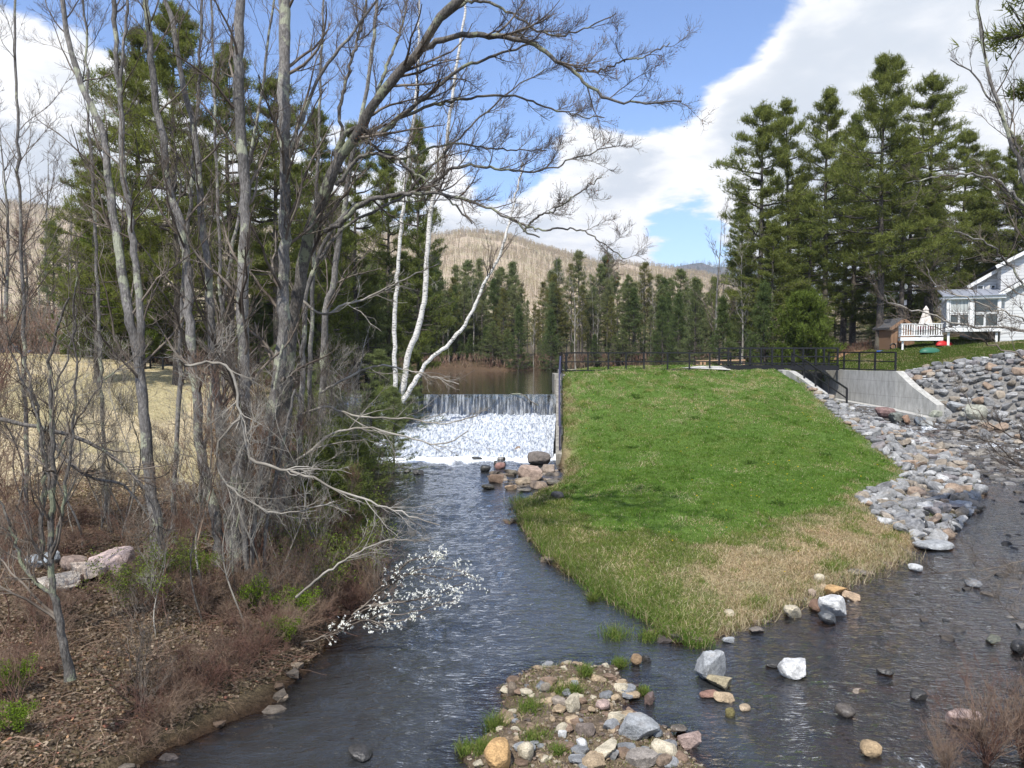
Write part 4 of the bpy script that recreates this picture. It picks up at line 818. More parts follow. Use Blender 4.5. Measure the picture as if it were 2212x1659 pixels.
# twisted stems and long low branches in the left foreground
NR = [dict(count=12, t0=.15, t1=1, lf=.32, rr=.5, npts=8, lmin=.35, lmax=1.6, k=4, rmin=.005, ang=.7, up=.5, wig=.16), dict(count=7, t0=.15, t1=1, lf=.45, rr=.55, npts=6, lmin=.2, lmax=.8, rmin=.0032, ang=.7, up=.4, wig=.16), dict(count=4, t0=.2, t1=1, lf=.5, rr=.6, npts=4, lmin=.1, lmax=.4, rmin=.0022, ang=.7, up=.3, wig=.14)]
bare('crooked_tree', 'crooked dark young tree in the left foreground of the leafy bank', 'tree',
     [(stem([(152, 1470), (135, 1370), (118, 1280), (110, 1220), (108, 1150), (112, 1050), (110, 900), (108, 800), (120, 720), (150, 640)], 9.6, 22, 5, 40), NR),
      (stem([(116, 1290), (70, 1250), (40, 1200), (20, 1130), (0, 1080)], 9.6, 12, 5, 20), NR), (stem([(112, 1190), (135, 1100), (150, 1000), (165, 850), (160, 700), (165, 600)], 9.6, 9, 4, 24), NR), (stem([(110, 1080), (80, 900), (40, 800), (25, 740), (50, 660)], 9.6, 8, 3, 20), NR)], [], 'bark_dark')
bare('young_tree', 'slim dark young tree left of the forked tree, branching low', 'tree',
     [(stem([(88, 1210), (92, 1100), (95, 1010), (84, 900), (60, 800), (30, 745), (15, 720)], 12, 13, 4, 30), NR), (stem([(92, 1100), (112, 950), (118, 850), (150, 760), (165, 660)], 12, 10, 3, 24), NR), (stem([(110, 1000), (170, 900), (230, 820), (300, 760)], 12, 6, 3, 20), NR)], [], 'bark_dark')
bare('fallen_branch', 'long mossy dark limb sloping down across the left bank', 'branch', [(stem([(-40, 895), (0, 905), (120, 930), (190, 955), (240, 985), (290, 1030), (330, 1090), (345, 1180)], 12.5, 12, 8, 30, .01), NR)], [], 'bark_dark')
bare('fallen_branch', 'second leaning limb crossing below the long mossy one', 'branch', [(stem([(110, 950), (150, 1000), (200, 1035), (260, 1045), (300, 1085), (330, 1130)], 13, 10, 5, 24, .01), NR)], [], 'bark_dark')
LB = [dict(count=11, t0=.15, t1=1, lf=.4, rr=.5, npts=7, lmin=.3, lmax=1.5, k=4, rmin=.006, ang=.6, up=.05, wig=.15, flat=.3), dict(count=6, t0=.15, t1=1, lf=.45, rr=.55, npts=5, lmin=.2, lmax=.8, rmin=.0035, ang=.6, up=.0, wig=.15), dict(count=4, t0=.2, t1=1, lf=.5, rr=.6, npts=4, lmin=.1, lmax=.4, rmin=.0025, ang=.7, up=-.1, wig=.14)]
for lb, pts, Y, w0, w1 in [('pale bare limb reaching low over the stream, its twigs drooping', [(540, 990), (600, 1010), (670, 1030), (720, 1055), (790, 1080), (870, 1110), (950, 1135)], 13, 9, 3),
        ('pale bare limb curving down from the cluster toward the water', [(520, 905), (470, 960), (480, 1030), (540, 1085), (600, 1110), (660, 1100), (720, 1085)], 13.5, 6, 3), ('long dark low limb stretching right in front of the pool', [(600, 1020), (660, 985), (720, 935), (800, 925), (880, 945), (960, 960), (1010, 930)], 17, 8, 3),
        ('thin bare limb arching over the pond from the birches', [(690, 850), (750, 815), (820, 790), (880, 800), (940, 815), (990, 830)], 20, 7, 3), ('low bare limb hanging across the white water', [(640, 900), (700, 880), (780, 900), (880, 905), (960, 915), (1030, 898)], 19, 7, 3),
        ('grey bare limb sweeping level in front of the pines', [(640, 640), (700, 680), (740, 660), (800, 640), (880, 600), (950, 570)], 19, 8, 3), ('pale twisted limb rising from the broken stump', [(400, 790), (450, 783), (490, 790), (510, 830), (520, 900), (540, 1000)], 14, 8, 6),
        ('bare limb leaning out over the flowering branches', [(640, 1290), (700, 1240), (780, 1190), (850, 1165), (930, 1170)], 13, 7, 3)]:
    bare('low_branch', lb, 'branch', [(stem(pts, Y, w0, w1, 26, .015), LB)], [], 'twig_pale', 'twig_pale')
# birches
BL = [dict(count=14, t0=.45, t1=1, lf=.20, rr=.35, npts=8, lmin=.7, lmax=3.5, k=4, rmin=.012, ang=.6, up=.8, wig=.1), dict(count=7, t0=.15, t1=1, lf=.42, rr=.5, npts=6, lmin=.3, lmax=1.6, rmin=.008, **UP), dict(count=5, t0=.2, t1=1, lf=.5, rr=.6, npts=4, lmin=.15, lmax=.8, rmin=.006, **UP)]
t = bare('birch', 'white birch with three stems leaning apart at the left end of the dam', 'tree',
     [(stem([(855, 860), (853, 780), (852, 700), (857, 600), (864, 520), (872, 430), (884, 330), (900, 200), (905, 60), (905, -60)], 40, 13, 4, 50, .03), BL),
      (stem([(864, 862), (875, 815), (880, 770), (898, 720), (915, 665), (920, 600), (925, 520), (932, 450), (948, 380), (963, 320), (975, 220), (990, 120), (1005, 20), (1010, -60)], 40.5, 18, 5, 60, .03), BL),
      (stem([(868, 868), (905, 810), (925, 780), (960, 752), (985, 725), (1010, 692), (1030, 650), (1045, 615), (1066, 580), (1090, 520), (1110, 440), (1130, 350)], 39.5, 13, 4, 50, .03), BL)], [], 'birch', 'twig')

# ---------------------------------------------------------------- evergreens
def needles(g, pos, ax, n, L, wd, c0, c1, spread=.8, drop=0.):
    m = len(pos); Pn = np.repeat(pos, n, 0); A = np.repeat(ax, n, 0)
    d = norm(A + rng.normal(size=A.shape) * spread + (0, 0, -drop)); t = np.repeat(rng.uniform(0, 1, m) ** 1.2, n) * .75 + rng.uniform(0, .25, m * n)
    c = np.array(c0) * (1 - t[:, None]) + np.array(c1) * t[:, None]
    cards(g, Pn + A * rng.uniform(-.5, .5, (m * n, 1)) * L, d, L * rng.uniform(.7, 1.3, m * n), wd, c)
PINE_C = ((.085, .108, .032), (.25, .275, .075)); HEM_C = ((.065, .095, .038), (.16, .21, .075)); PALE_C = ((.06, .075, .035), (.15, .17, .07)); YEL_C = ((.07, .09, .02), (.17, .19, .045))
def pine(name, h, crown0, spread, seed, cols=PINE_C, nb=46, lean=(0, 0), r0=None, nn=9, nl=.34, nw=.032, shape=lambda u: (1.01 - u) ** .8 * min(1, .45 + u * 2), wild=.45, up=.25, sub=7, bare_low=6, mat='bark_pine', flat=.75, drop=.1, clump=3, label=None, cat='tree', kind='pine'):
    global rng
    old = rng; rng = np.random.default_rng(seed)
    t = thing(name, label, cat); n = 26; zs = np.linspace(0, h, n); r0 = r0 or h * .013
    tr = np.stack([lean[0] * (zs / h) ** 1.5 + np.sin(zs * .5 + seed) * .05, lean[1] * (zs / h) ** 1.5 + np.cos(zs * .4 + seed) * .05, zs], 1); tr[0, 2] = -.6; rd = r0 * (1 - (zs / h) * .93); rd[0] *= 1.35
    g = tubes(tr[None], rd[None], 9)
    bp, br, ln = [], [], []
    for i in range(nb + bare_low):
        low = i >= nb
        u = (i + rng.uniform(0, 1)) / nb * .99 if not low else 0
        z = h * (crown0 + (1 - crown0) * u) * .985 if not low else h * rng.uniform(crown0 * .45, crown0)
        L = spread * shape(u) * rng.uniform(1 - wild, 1 + wild) if not low else spread * rng.uniform(.2, .5)
        a = i * 2.4 + rng.normal() * .5; m = 8; s = np.linspace(0, 1, m)
        el = up * (.2 + 1.3 * u); x = np.interp(z, zs, tr[:, 0]); y = np.interp(z, zs, tr[:, 1])
        dz = L * (el * s - .22 * s ** 1.0 * (1 - u) + .22 * s ** 2.2); bend = rng.normal() * .25
        p = np.stack([x + np.cos(a + bend * s) * L * s, y + np.sin(a + bend * s) * L * s, z + dz], 1); p[1:] += rng.normal(size=(m - 1, 3)) * .03 * L / 3
        bp.append(p); br.append(np.maximum(r0 * .26 * (.4 + L / spread) * (1 - .85 * s), .012)); ln.append(not low)
    bp, br, ln = np.array(bp), np.array(br), np.array(ln)
    lg = tubes(bp, br, 4, g)
    L1 = bp[ln]; R1 = br[ln]
    c2, r2 = ramify(L1, R1, sub, .2, 1, .8, .42, .55, npts=5, up=.14, wig=.12, flat=flat, lmin=.22, rmin=.010, fall=.55); tubes(c2, r2, 3, lg)
    part(lg, 'trunk', M[mat], t, True)
    k_ = 50; zt = rng.uniform(.94, 1.0, k_) * h; tp = np.stack([np.interp(zt, zs, tr[:, 0]), np.interp(zt, zs, tr[:, 1]), zt], 1) + rng.normal(size=(k_, 3)) * .05; pts, axs = [tp], [norm(rng.normal(size=(k_, 3)) * .7 + (0, 0, 1))]
    for Cx, lo in ((c2, .18), (L1, .5)):
        for k in range(clump if Cx is c2 else clump * 2):
            s = rng.uniform(lo, 1, len(Cx)) * (Cx.shape[1] - 1); i = np.minimum(s.astype(int), Cx.shape[1] - 2); f = (s - i)[:, None]; j = np.arange(len(Cx))
            pts.append(Cx[j, i] * (1 - f) + Cx[j, i + 1] * f); axs.append(norm(Cx[j, i + 1] - Cx[j, i] + (0, 0, .25 * np.ones(1)[0])))
    pts, axs = np.concatenate(pts), np.concatenate(axs); pts = pts + rng.normal(size=pts.shape) * (.17, .17, .07)
    ng = Geo(); needles(ng, pts, axs, nn, nl, nw, *cols, spread=.75, drop=drop); part(ng, 'crown', M['needle'], t)
    rng = old; return t
def place(proto, px, Y, top, lb, group=None, rz=None, first=False, wx=1., base=None):
    """stand a copy so that its top reaches pixel row `top` at distance Y"""
    x = (px - CX) / F * Y; gz = float(Hw(x, Y)) if base is None else base + ZO; H0 = proto['_h']; tz = ZO - (top - HOR) / F * Y; s = (tz - gz) / H0
    rz = rng.uniform(0, 6.28) if rz is None else rz
    if first and not proto.get('_used'):
        proto.location = (x, Y, gz); proto.rotation_euler = (0, 0, rz); proto.scale = (s * wx, s * wx, s); proto['_used'] = 1; proto['label'] = lb
        if group: proto['group'] = group
        return proto
    return dup(proto, (x, Y, gz), rz, (s * wx, s * wx, s), lb, group)
PROTO = []
def proto(h, *a, **k):
    t = pine(k.pop('nm', 'pine_tree'), h, *a, **k); t['_h'] = h; PROTO.append(t); return t
wp1 = proto(20, .26, 4.3, 1, nb=58, nn=6, nl=.26, nw=.034, clump=11, sub=11)
wp2 = proto(20, .20, 3.9, 2, nb=60, nn=6, nl=.26, nw=.034, clump=11, sub=11, wild=.6, lean=(.8, 0))
wp3 = proto(20, .30, 3.8, 3, nb=54, nn=6, nl=.26, nw=.034, clump=11, sub=11, wild=.7)
wp4 = proto(20, .10, 3.4, 4, nb=90, nn=6, nl=.26, nw=.036, clump=8, sub=10, cols=((.08, .105, .032), (.225, .26, .07)))
wpo = proto(20, .28, 5.2, 5, nb=60, nn=6, nl=.27, nw=.034, clump=13, sub=12, wild=.55, cols=PINE_C)
con = lambda u: (1 - u) ** .9
hem = proto(12, .04, 2.6, 6, nm='hemlock_tree', nb=110, nn=7, nl=.26, nw=.035, clump=3, sub=7, shape=con, wild=.25, cols=HEM_C, drop=.35, up=.1, flat=.85, bare_low=0)
hem3 = proto(14, .06, 3.4, 16, nm='hemlock_tree', nb=70, nn=7, nl=.3, nw=.04, clump=4, sub=8, shape=lambda u: (1 - u) ** .6, wild=.6, cols=((.11, .135, .06), (.22, .26, .105)), drop=.3, up=.15, flat=.8, bare_low=6)
fwp = proto(16, .35, 3.4, 17, nm='pine_tree', nb=40, nn=8, nl=.34, nw=.045, clump=5, sub=8, wild=.75, cols=((.12, .145, .065), (.24, .27, .115)), bare_low=14, lean=(.6, .3))
hemb = proto(5, .03, 1.9, 88, nm='hemlock_tree', nb=70, nn=8, nl=.13, nw=.022, clump=6, sub=10, shape=lambda u: (1.05 - u) ** .5, wild=.45, cols=((.10, .13, .04), (.24, .28, .085)), drop=.3, up=.05, flat=.9, bare_low=0)
hem2 = proto(12, .10, 2.0, 7, nm='hemlock_tree', nb=80, nn=7, nl=.26, nw=.038, clump=3, sub=6, shape=con, wild=.35, cols=((.11, .135, .065), (.21, .25, .11)), drop=.3, up=.1, flat=.85, bare_low=4)
thinp = proto(14, .40, 1.9, 8, nm='thin_pine_tree', nb=34, nn=8, nl=.34, nw=.04, clump=3, sub=6, wild=.6, cols=((.15, .165, .085), (.26, .28, .13)), bare_low=14)
palep = proto(14, .25, 2.2, 9, nm='larch_tree', nb=50, nn=6, nl=.28, nw=.04, clump=3, sub=6, wild=.5, cols=((.10, .105, .035), (.23, .22, .075)), bare_low=8)
ced = proto(6, .02, 1.9, 10, nm='cedar_tree', nb=120, nn=9, nl=.22, nw=.04, clump=4, sub=7, shape=lambda u: (1 - u) ** .55, wild=.25, cols=((.07, .10, .02), (.17, .22, .05)), up=.7, flat=.2, bare_low=0, drop=-.2)
cpi = proto(16, .68, 2.6, 77, nb=40, nn=6, nl=.26, nw=.03, clump=9, sub=9, bare_low=0)
def bare_proto(h, seed, mat='bark', tm='twig', n=(16, 8, 4), nm='bare_tree', r=.010, ang=.6, rm=1., leafs=None, wb=.12):
    global rng; old = rng; rng = np.random.default_rng(seed)
    z = np.linspace(0, h, 24); p = np.stack([np.sin(z * (.45 if wb < .2 else 1.6) + seed) * wb + .04 * z * (seed % 3 - 1), np.cos(z * (.5 if wb < .2 else 1.3) + seed) * wb, z, h * r * (1 - z / h * .9)], 1); p[0, 2] = -.5
    L = [dict(count=n[0], t0=.22, t1=1, lf=.32, rr=.5, npts=8, lmin=.6, k=4, rmin=.016 * rm, ang=ang, up=.7, wig=.12), dict(count=n[1], t0=.15, t1=1, lf=.42, rr=.5, npts=5, lmin=.4, rmin=.011 * rm, ang=.7, up=.6, wig=.13), dict(count=n[2], t0=.2, t1=1, lf=.5, rr=.6, npts=4, lmin=.2, rmin=.008 * rm, ang=.7, up=.4, wig=.12)]
    t = bare(nm, None, 'tree', [(p, L)], [], mat, tm, base=(0, 0, 0), leafs=leafs); rng = old; t['_h'] = h; PROTO.append(t); return t
bt1 = bare_proto(13, 31); bt2 = bare_proto(13, 32, 'twig_pale', 'twig_pale'); bt3 = bare_proto(13, 34, 'bark_dark', 'twig_red', (20, 9, 4))
grn = bare_proto(10, 36, 'bark', 'twig', nm='budding_tree', leafs=dict(p=.7, n=3, spread=.12, size=.11, col=(.20, .22, .06), name='crown'))

gl = 'tall pines left behind the bare trees'
for pr, px, Y, top, lb, wx in [(wpo, 385, 40, 20, 'tallest white pine behind the bare cluster, with layered needle pads', 1.0), (wp2, 300, 44, 60, 'broad white pine left of the tallest one behind the cluster', 1.15), (wp1, 500, 47, 105, 'white pine behind the tallest straight grey trunk', 1.0),
        (wp3, 600, 45, 170, 'white pine behind the straight thick trunk', 1.1), (wp4, 690, 52, 240, 'dense dark pine right behind the leaning maple', 1.0), (wp3, 770, 58, 270, 'slim pine between the leaning maple and the birches', .9), (wp4, 905, 62, 262, 'narrow-topped pine directly behind the birch stems', .8),
        (wp1, 840, 66, 330, 'pine half hidden left of the birches', .9), (wp2, 210, 38, 330, 'lower pine with wide low pads at the left of the group', 1.3), (wp4, 450, 54, 330, 'short dense pine low between the bare trunks', 1.2), (wp2, 560, 60, 380, 'short pine low behind the middle trunks', 1.2), (wp4, 720, 60, 420, 'short dark pine low behind the maple fork', 1.2), (wp1, 650, 66, 360, 'mid-height pine far behind the maple fork', 1.1)]:
    place(pr, px, Y, top, lb, gl, first=pr in (wpo,), wx=wx)
place(ced, 215, 50, 520, 'yellow-green bushy evergreen low behind the forked tree', gl, wx=1.0); place(ced, 290, 52, 505, 'yellow-green evergreen mass just right of the forked tree', gl, first=True, wx=1.2)
for i in range(20): place(bt3 if i % 3 else bt1, rng.uniform(-80, 300), rng.uniform(56, 84), rng.uniform(430, 610), 'reddish bare tree in the brown thicket beyond the tan field' if i % 3 else 'grey bare tree in the brown thicket beyond the tan field', 'bare trees beyond the tan field', first=True, wx=1.2)
for i in range(16): place(hem3 if i % 2 else hem, rng.uniform(1600, 2230), rng.uniform(72, 92), rng.uniform(560, 680), 'shaded %s low behind the right grove' % ('ragged hemlock' if i % 2 else 'dark hemlock'), 'hemlocks filling in behind the right grove', first=True, wx=1.4)
for i in range(26): place(hem if i % 3 else hem3, rng.uniform(620, 1560), rng.uniform(103, 109), rng.uniform(690, 735), 'low dark hemlock at the far waterline' if i % 3 else 'low ragged hemlock at the far waterline', 'young hemlocks along the far waterline', first=True, wx=1.5)
for i in range(14): place(hem3 if i % 2 else hem, rng.uniform(240, 820), rng.uniform(52, 70), rng.uniform(600, 690), 'low green hemlock deep behind the bare cluster' if i % 2 else 'low dark hemlock deep behind the bare cluster', 'hemlocks deep behind the bare cluster', first=True, wx=1.3)
gr = 'pines in the grove right of the dam'
for pr, px, Y, top, lb, wx in [(wpo, 1897, 56, 128, 'tallest white pine of the right grove, in front of the house', 1.0), (wp3, 1640, 60, 228, 'leftmost tall pine of the right grove with gaps between pads', 1.15), (wp2, 1705, 66, 222, 'second pine from the left in the right grove', .95), (wp1, 1778, 62, 200, 'open-topped pine left of the tallest in the right grove', 1.0),
        (wp4, 1840, 68, 250, 'dense pine close left behind the tallest one', 1.0), (wp3, 2000, 60, 165, 'ragged pine leaning behind the tallest one toward the house', 1.15), (wp4, 1960, 66, 300, 'dense pine right of the tallest trunk', 1.1), (wp2, 2060, 68, 290, 'pale pine behind the porch roof', 1.2),
        (wp1, 2130, 72, 330, 'pine rising behind the house', 1.2), (wp4, 1600, 74, 420, 'short pine at the left foot of the right grove', 1.0), (wp4, 1745, 58, 420, 'short dense pine low in the middle of the right grove', 1.3), (wp2, 1670, 56, 480, 'low broad pine over the bridge end', 1.3), (wp4, 2190, 66, 400, 'dark pine at the right edge behind the house', 1.2),
        (wp1, 1820, 74, 330, 'mid-height pine deep in the right grove', 1.3), (wp4, 1900, 76, 380, 'dark pine deep behind the tallest trunk', 1.4), (wp2, 1990, 78, 400, 'dark pine deep behind the deck umbrella', 1.4), (wp4, 2090, 80, 430, 'dark pine deep behind the porch', 1.4), (wp1, 1720, 78, 400, 'shaded pine deep above the bridge', 1.3)]:
    place(pr, px, Y, top, lb, gr, first=True, wx=wx)
place(cpi, 2335, 16, -340, 'pine whose crown hangs into the top right corner, close to the viewer', None, first=True)
place(wp1, 2185, 66, 300, 'pine standing directly behind the white house roof', gr, wx=1.2); place(wp2, 2275, 62, 330, 'pine behind the house at the right edge', gr, wx=1.3); place(wp4, 2120, 70, 400, 'dense pine between the porch roof and the house gable', gr, wx=1.3)
for px, Y, top, lb in [(1945, 57, 300, 'second thick trunked pine leaning against the tallest one'), (2010, 58, 420, 'double-trunked pine behind the closed umbrella')]: place(wp3, px, Y, top, lb, gr, wx=1.1)
place(ced, 1735, 50.5, 640, 'bright green bushy cedar right behind the footbridge', None, wx=1.15); place(hem, 1650, 52.5, 610, 'green hemlock left of the bushy cedar', None, first=True, wx=1.1)
place(hem, 1560, 60, 640, 'dark hemlock at the pond edge left of the grove', None); place(hem2, 1610, 62, 560, 'grey-green hemlock behind the wooden guard rail', None, first=True)
# far shore
FS = 'trees along the far shore of the pond'
kinds = [(hem, 'dark hemlock on the far shore of the pond'), (hem2, 'grey-green hemlock on the far shore of the pond'), (thinp, 'thin-crowned pine on the far shore of the pond'), (palep, 'pale yellow-green larch on the far shore of the pond'), (bt2, 'pale bare tree on the far shore of the pond'), (bt1, 'grey bare tree on the far shore of the pond'), (hem3, 'broad ragged hemlock on the far shore of the pond'), (fwp, 'open ragged pine on the far shore of the pond')]
for i in range(235):
    row = i % 3; px = rng.uniform(560, 1640); Y = 106 + row * 7 + rng.uniform(-3, 4); gap = np.exp(-((px - 1210) / 110) ** 2)
    k = rng.choice(8, p=[.10, .09, .22, .14, .14, .08, .07, .16] if px < 1050 or px > 1400 else [.05, .06, .24, .24, .18, .08, .03, .12])
    top = rng.normal(630, 25) - (28 if row == 2 else 0) + (30 if k == 0 and gap > .4 else 0) - (35 if px < 950 else 0) - (12 if k >= 6 else 0)
    if 1400 < px < 1540: top += 20
    place(kinds[k][0], px, Y, max(top, 545), kinds[k][1], FS, first=True, wx=rng.uniform(.75, 1.35))
for px, Y, top, k, lb in [(1245, 100.5, 620, bt2, 'white leafless tree at the far waterline, centre'), (1152, 100.5, 690, bt2, 'short dead grey tree at the far waterline'), (1500, 88, 600, hem2, 'pointed spruce-like hemlock left of the right grove'), (1430, 98, 640, hem, 'dark hemlock pair at the right of the far shore'), (1465, 96, 632, hem, 'dark hemlock right of the hemlock pair'),
        (1550, 70, 470, bt1, 'tall bare tree in front of the left pines of the right grove'), (1600, 58, 540, bt2, 'pale bare tree leaning at the left edge of the right grove'), (1120, 101, 660, hem, 'black-green hemlock left of the dead grey tree'), (1190, 101, 668, hem, 'black-green hemlock right of the dead grey tree')]:
    place(k, px, Y, top, lb, None, first=True)
# trees beyond the field, left
for i, (px, Y, top, k, lb) in enumerate([(20, 75, 250, bt1, 'pale bare tree beyond the field at the far left'), (110, 70, 330, bt1, 'bare tree beyond the field, left of the forked tree'), (-40, 66, 280, bt1, 'bare tree at the left edge beyond the field'), (160, 80, 380, bt1, 'smaller bare tree beyond the field'), (60, 62, 500, bt3, 'reddish bare tree beyond the field by the dark evergreen'),
        (120, 64, 480, hem2, 'dark evergreen beyond the field'), (10, 60, 520, bt3, 'reddish bare tree at the far left beyond the field'), (190, 60, 560, bt3, 'reddish bare tree behind the field edge'), (250, 66, 560, hem, 'dark hemlock at the field edge'), (330, 62, 560, hem2, 'hemlock behind the black field railing'), (60, 78, 610, hem, 'low dark hemlock behind the field'), (150, 76, 620, hem, 'low dark hemlock right behind the field'), (-40, 80, 600, hem2, 'low hemlock at the far left'), (410, 60, 600, hem, 'hemlock low behind the middle trunks'),
        (480, 58, 620, hem2, 'hemlock low behind the tallest grey trunk'), (560, 58, 610, hem, 'hemlock low left of the maple fork'), (640, 60, 610, hem2, 'hemlock low behind the maple fork'), (720, 62, 600, hem, 'hemlock low left of the birches'), (790, 66, 600, hem2, 'hemlock near the left pond shore'), (830, 74, 600, hem, 'hemlock further along the left pond shore')]):
    place(k, px, Y, top, lb, None, first=True)
# hillside woods (too many to count)
def hill_trees(k, n, x0, x1, y0, y1, cols, hh, name, label, ever=.0):
    xs, ys = rng.uniform(x0, x1, n), rng.uniform(y0, y1, n); px = CX + xs / ys * F; ok = (px > -150) & (px < 2350); xs, ys = xs[ok], ys[ok]; zs = hill_h(k)(xs, ys) - .5; m = len(xs)
    h = rng.uniform(*hh, m); base = np.stack([xs, ys, zs], 1); top = base + np.stack([rng.normal(size=m) * .4, rng.normal(size=m) * .4, h], 1)
    ev = rng.uniform(size=m) < ever * (.3 + 1.4 * (fbm(xs / 50, ys / 50, 7, 3) > .5)); ce = (.07, .095, .05); g = Geo()
    c = np.array(cols)[rng.integers(len(cols), size=m)] * rng.uniform(.75, 1.2, (m, 1))
    b = ~ev; Pt = np.stack([base[b], top[b]], 1); w_ = .06 * (ys[b] / 250) ** .6; tubes(Pt, np.stack([w_ * 1.6, w_ * .6], 1), 3, g, c[b] * .95)
    nb = 7; idx = np.repeat(np.where(b)[0], nb); t_ = rng.uniform(.35, 1, len(idx)); p0 = base[idx] + (top - base)[idx] * t_[:, None]; d = norm(rng.normal(size=p0.shape) * (1, 1, .5) + (0, 0, .5))
    cards(g, p0, d, h[idx] * rng.uniform(.15, .32, len(idx)), .20 * (ys[idx] / 250) ** .6, c[idx])
    if ev.any():
        ne = 26; idx = np.repeat(np.where(ev)[0], ne); t_ = rng.uniform(.1, 1, len(idx)); p0 = base[idx] + (top - base)[idx] * t_[:, None] * .9; d = norm(rng.normal(size=p0.shape) * (1, 1, .2)); cards(g, p0, d, h[idx] * .26 * (1.1 - t_), h[idx] * .07, np.array(ce) * rng.uniform(.7, 1.4, (len(idx), 1)))
    tag(g.build(name, M['leaf']), label, 'woods', kind='stuff')
HC = [(.42, .33, .24), (.44, .36, .26), (.39, .31, .23), (.44, .38, .24)]
hill_trees(0, 60000, -950, 950, 520, 1340, HC, (5, 10), 'hillside_woods', 'bare pinkish-brown woods covering the hillside beyond the pond', .03)
hill_trees(0, 3600, -230, 260, 150, 330, [(.26, .23, .09), (.22, .21, .08), (.26, .19, .12)], (9, 14), 'hillside_woods', 'yellowish budding woods at the foot of the hill', .10)
hill_trees(1, 9000, -500, 1700, 2000, 2620, [(.13, .12, .12), (.10, .11, .11)], (12, 20), 'hillside_woods', 'blue-grey woods on the far ridge at the right', .5)
# ---------------------------------------------------------------- grass, litter and undergrowth
def blades(g, q, h, wd, col, lean=.35, z=None, bend=True):
    m = len(q); z = Hw(q[:, 0], q[:, 1]) if z is None else z; b = np.stack([q[:, 0], q[:, 1], z - .01], 1); a = rng.uniform(0, 2 * np.pi, m); s = np.stack([np.cos(a), np.sin(a), a * 0], 1) * (wd * np.ones(m))[:, None] / 2
    d = norm(np.stack([rng.normal(size=m) * lean, rng.normal(size=m) * lean, np.ones(m)], 1)); h = (h * np.ones(m))[:, None]; mid = b + d * h * .55
    d2 = norm(d + np.stack([rng.normal(size=m) * lean * 1.6, rng.normal(size=m) * lean * 1.6, -np.abs(rng.normal(size=m)) * lean], 1)); tip = mid + d2 * h * .5
    V = np.stack([b - s, b + s, mid + s * .7, mid - s * .7, tip], 1).reshape(-1, 3); i = np.arange(m)[:, None] * 5
    g.add(V, [np.concatenate([i, i + 1, i + 2, i + 3], 1), np.concatenate([i + 3, i + 2, i + 4], 1)], np.repeat(col, 5, 0))
def zmask(poly, q, e=.6, nz=1.6): return sst(sdf(poly, q[:, 0], q[:, 1]) + (fbm(q[:, 0] * 1.6, q[:, 1] * 1.6, 40) - .5) * nz, -e, e)
BERM = [(2.5, 48), (3, 48.4), (13, 48.4), (17.1, 47), (17.1, 43), (17.9, 39.5), (18.2, 36), (18.5, 31), (17.6, 28), (15.4, 24.8), (12.9, 22.1), (10.6, 20.1), (8.9, 18.9), (5.9, 16.2), (4.5, 14.9), (3.7, 14.2), (3.0, 14.4), (2.9, 15.7), (2.05, 16.9), (1.27, 18.7), (.5, 21.7), (.1, 25.5), (.8, 26.6), (2.0, 29), (2.5, 34)]
def pick(cols, m): return np.array(cols)[rng.integers(len(cols), size=m)] * rng.uniform(.72, 1.3, (m, 1))
GREEN = [(.105, .20, .030), (.125, .22, .038), (.09, .17, .03), (.155, .235, .05)]; STRAW = [(.50, .42, .27), (.42, .34, .22), (.58, .50, .35), (.28, .21, .13)]; OLV = [(.135, .19, .04), (.10, .165, .033), (.19, .21, .065)]
q = scatter(BERM, 420000, lambda x, y: np.clip((26. / y) ** 1.2, .25, 1)); ml, mo = zmask(LAWN, q, .8, 2.2), zmask(OLIVE, q, .8)
q = q[(rng.uniform(size=len(q)) < .35 + .65 * np.maximum(ml, 1))]; ml, mo = zmask(LAWN, q, .8, 2.2), zmask(OLIVE, q, .8); u = rng.uniform(size=len(q)); pt = fbm(q[:, 0] * .7, q[:, 1] * .7, 140); pt2 = fbm(q[:, 0] * 2.2, q[:, 1] * 2.2, 141)
rp = sdf(RIP_L, q[:, 0], q[:, 1]) > .1; kp = ~rp | (u < .12); q, ml, mo, pt, pt2 = q[kp], ml[kp], mo[kp], pt[kp], pt2[kp]; u = rng.uniform(size=len(q))
edge = sst(-sdf(WATER, q[:, 0], q[:, 1]), 1.1, .1); upper = sst(q[:, 1], 33, 43) * sst(pt2, .45, .62)
pg = np.clip(ml * (.97 - .45 * upper - .25 * sst(pt, .55, .7)) + (1 - ml) * (mo * .72 + (1 - mo) * (.10 + .75 * sst(pt * .5 + pt2 * .5, .47, .58))), 0, 1); isg = u < pg
c = np.where(isg[:, None], np.where((ml > .5)[:, None], pick(GREEN, len(q)), pick(OLV, len(q))), pick(STRAW, len(q))); c = c * (.62 + .5 * pt2[:, None] + .3 * pt[:, None]) * (1 + (fbm(q[:, 0] * .9, q[:, 1] * .9, 145) - .45)[:, None] * np.array([.40, .15, .25]))
h = np.where(ml > .5, .04 + .05 * pt2 + .09 * sst(fbm(q[:, 0] * 2.6, q[:, 1] * 2.6, 146), .62, .75), np.where(isg, .05 + .16 * pt, .03 + .24 * pt2)) * rng.uniform(.5, 1.4, len(q)) + edge * .12 * (ml < .5)
g = Geo(); lo = ml > .5; wd_ = np.where(lo, .012, .010) * (.6 + q[:, 1] / 32)
for m_, ln in ((lo, .45), (~lo & isg, .5), (~lo & ~isg, .95)): blades(g, q[m_], h[m_], wd_[m_], c[m_], lean=ln)
tag(g.build('grass', M['grass']), 'short green grass and dry straw growing over the rounded mound', 'grass', kind='stuff')
